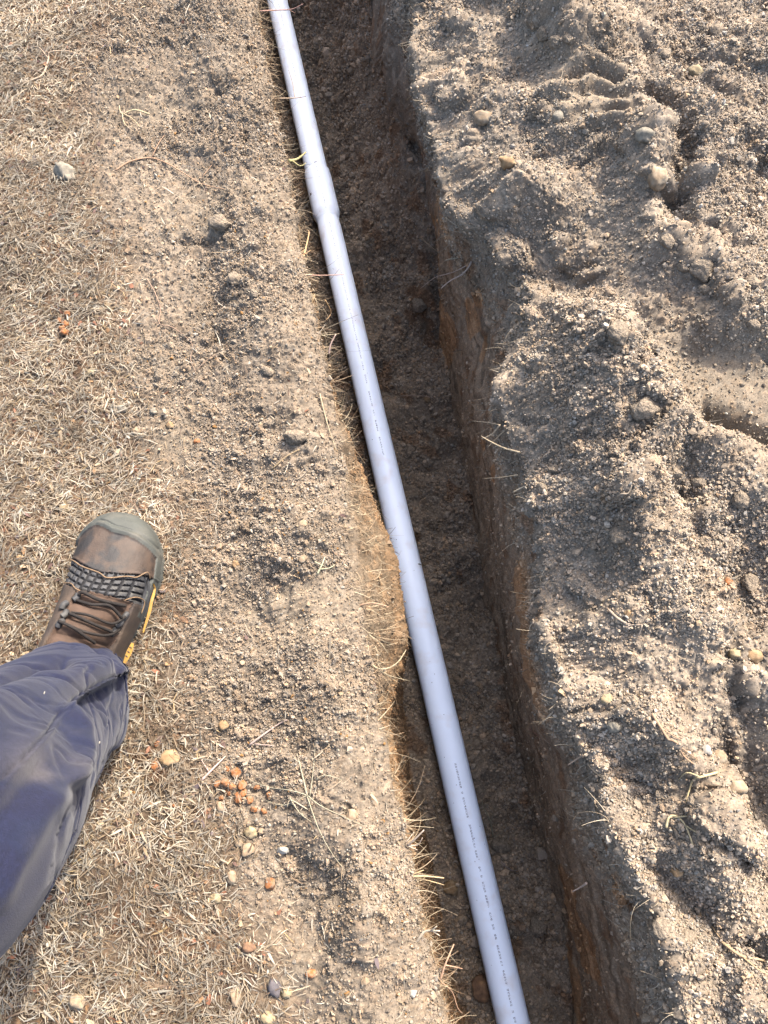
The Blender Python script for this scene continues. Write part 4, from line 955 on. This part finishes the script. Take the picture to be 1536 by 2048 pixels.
A = np.linspace(0, 2 * math.pi, NA, endpoint=False)
TP = CE[:, None] + e1[:, None] * (RA[:, None] * np.cos(A)[None])[..., None] + e2[:, None] * (RB[:, None] * np.sin(A)[None])[..., None]
def tnorm(TP):
    d1 = np.gradient(TP, axis=0); d2 = np.roll(TP, -1, 1) - np.roll(TP, 1, 1); N_ = np.cross(d2, d1); N_ /= np.maximum(np.linalg.norm(N_, axis=-1, keepdims=True), 1e-9)
    if ((TP - CE[:, None]) * N_).sum() < 0: N_ = -N_
    return N_
TN = tnorm(TP)
tx, ty = project(TP); facing = ((TP - np.array([0, 0, H])) * TN).sum(-1) < 0
def pl_d(pts):
    best = np.full(tx.shape, 1e9); sg = np.ones(tx.shape)
    for k in range(len(pts) - 1):
        ax, ay = pts[k]; bx_, by_ = pts[k + 1]; L2 = (bx_ - ax) ** 2 + (by_ - ay) ** 2
        t = np.clip(((tx - ax) * (bx_ - ax) + (ty - ay) * (by_ - ay)) / L2, 0, 1)
        dx = tx - ax - t * (bx_ - ax); dy = ty - ay - t * (by_ - ay); d = np.hypot(dx, dy); s = np.where((bx_ - ax) * dy - (by_ - ay) * dx > 0, 1, -1)
        m = d < best; best = np.where(m, d, best); sg = np.where(m, s, sg)
    return best * sg
seam_px = [(-120, 1640), (0, 1568), (55, 1512), (95, 1468), (125, 1420), (165, 1388), (216, 1362)]
td = np.zeros_like(tx)
def fold(pts, h, w_): 
    global td
    d = pl_d(pts); td = td + np.where(facing, h * np.exp(-(d / w_) ** 2), 0)
fold([(-60, 1395), (0, 1374), (68, 1342), (130, 1330)], -.014, 11)
fold([(-60, 1440), (0, 1405), (70, 1375), (140, 1360), (190, 1352)], .012, 30)
fold([(-60, 1360), (0, 1352), (60, 1320), (120, 1300)], .006, 18)
fold([(150, 1352), (215, 1330), (245, 1345)], .004, 15)

fold([(128, 1425), (150, 1465), (155, 1510), (146, 1560)], .013, 12)
fold([(228, 1350), (240, 1420), (232, 1490)], .008, 12)
fold([(-40, 1700), (30, 1610), (90, 1530)], -.006, 26)
fold([(0, 1800), (60, 1690), (110, 1600)], .006, 24)
fold([(185, 1290), (215, 1320), (228, 1380)], -.005, 8)
fold([(150, 1300), (200, 1330), (214, 1400)], .003, 12)
sd0 = pl_d(seam_px); ed0 = pl_d([(122, 1395), (127, 1420), (150, 1462), (155, 1510), (146, 1570), (135, 1620)])
vd_ = .055 * sstep(0, 9, sd0) * sstep(-2, -12, ed0) * (1 - .8 * sstep(70, 170, sd0)) - .010 * np.exp(-((sd0 + 34) / 24) ** 2) * sstep(20, 120, tx) - .006 * np.exp(-((ed0 - 12) / 14) ** 2) * sstep(0, 20, sd0)
VD = (TP - np.array([0, 0, H])); VD /= np.linalg.norm(VD, axis=-1, keepdims=True)
L_ = np.cumsum(np.concatenate([[0], np.linalg.norm(np.diff(CE, axis=0), axis=1)]))[:, None] + 0 * tx
ac = (A * .09)[None] + 0 * tx
per = lambda s, o, sd: (fbm(L_ / 1.0 + np.cos(A)[None] * .09, np.sin(A)[None] * .09 + L_ * .5, s, o, sd))
td = td + per(.10, 3, 600) * .006 + per(.03, 3, 610) * .0016 - 0.0032 * np.exp(-(per(.07, 2, 620) / .06) ** 2) * sstep(-.2, .2, per(.12, 2, 625)) - .0016 * np.exp(-(per(.035, 2, 630) / .07) ** 2)
sd_ = pl_d(seam_px)
td = td + np.where(facing, .0024 * np.exp(-((sd_ - 3) / 2.6) ** 2) - .0045 * np.exp(-((sd_ + 2.5) / 2.4) ** 2), 0)
TP = TP + TN * td[..., None] + VD * np.where(facing, vd_, 0)[..., None]
hemrow = np.exp(-(np.arange(NT) / 2.0) ** 2)[:, None]
TP = TP + TN * (hemrow * .0015)[..., None]
navy = cc((.009, .0125, .035)); faded = cc((.040, .043, .062)); dark = cc((.055, .06, .11))
nz = per(.06, 4, 640)[..., None]; nz2 = per(.02, 3, 650)[..., None]
fade = sstep(.0, .55, nz + .25 * nz2)
pd = np.exp(-((tx - 80) / 85) ** 2 - ((ty - 1610) / 95) ** 2)[..., None]
tc_ = navy * (1 - .35 * fade) + faded * .35 * fade
dm = np.clip(pd * 1.1, 0, 1) * sstep(-.25, .35, per(.05, 4, 660)[..., None]); tc_ = tc_ * (1 - .75 * dm) + cc((.115, .102, .094)) * .85 * dm * (1 + .35 * nz2)
tc_ = tc_ * (1 + .10 * nz2)
seam_w = (np.exp(-((sd_ - 1.6) / 1.1) ** 2) * facing)[..., None]; tc_ = tc_ * (1 - .35 * seam_w) + faded * 1.1 * .35 * seam_w
ti = np.arange(NT * NA).reshape(NT, NA); tn_ = np.roll(ti, -1, 1)
TF_ = np.stack([ti[:-1], tn_[:-1], tn_[1:], ti[1:]], -1).reshape(-1, 4)
M_cloth = material('navy_drill_cloth', attr=True, rough=.9, noise=(330, .22), bump=(900, .5, .0008), spec=.12, sheen=.06)
tr_o = mesh_np('trousers', TP - np.array(org), TF_, M_cloth, np.clip(tc_, .01, .6), True, person)
sol = tr_o.modifiers.new('thickness', 'SOLIDIFY'); sol.thickness = .0018; sol.offset = -1
# flecks of lint
for (x, y) in ((90, 1386), (200, 1485), (242, 1351)):
    d = ray(x, y).normalized()
    tb = BVHTree.FromPolygons([tuple(v) for v in TP[::4, ::4].reshape(-1, 3).tolist()], [(i * (NA // 4) + j, i * (NA // 4) + (j + 1) % (NA // 4), (i + 1) * (NA // 4) + (j + 1) % (NA // 4), (i + 1) * (NA // 4) + j) for i in range(NT // 4 - 1) for j in range(NA // 4)]) if x == 90 else tb
    loc, nor, i_, d_ = tb.ray_cast(camv, d)
    if loc is not None:
        b = MB(); b.add(*tube([loc - org + Vector((0, -.0012, .002)), loc - org + Vector((.0006, .0012, .0022))], [.0008, .0004], 6, 2)); b.build('lint_fleck', M_stones['pale'], tr_o)
# the leg itself inside the trouser
b = MB(); cl = [b2w(.0, .055, .09) - org, Vector(cen_[2]) - org] + [Vector(c) - org for c in cen_[3:10]]
b.add(*tube(cl, [.028, .036, .044, .050, .052, .056, .060, .072, .078][:len(cl)], 16, 4)); M_skin = material('skin', (.45, .28, .2), rough=.6)
b.build('leg', M_skin, person)
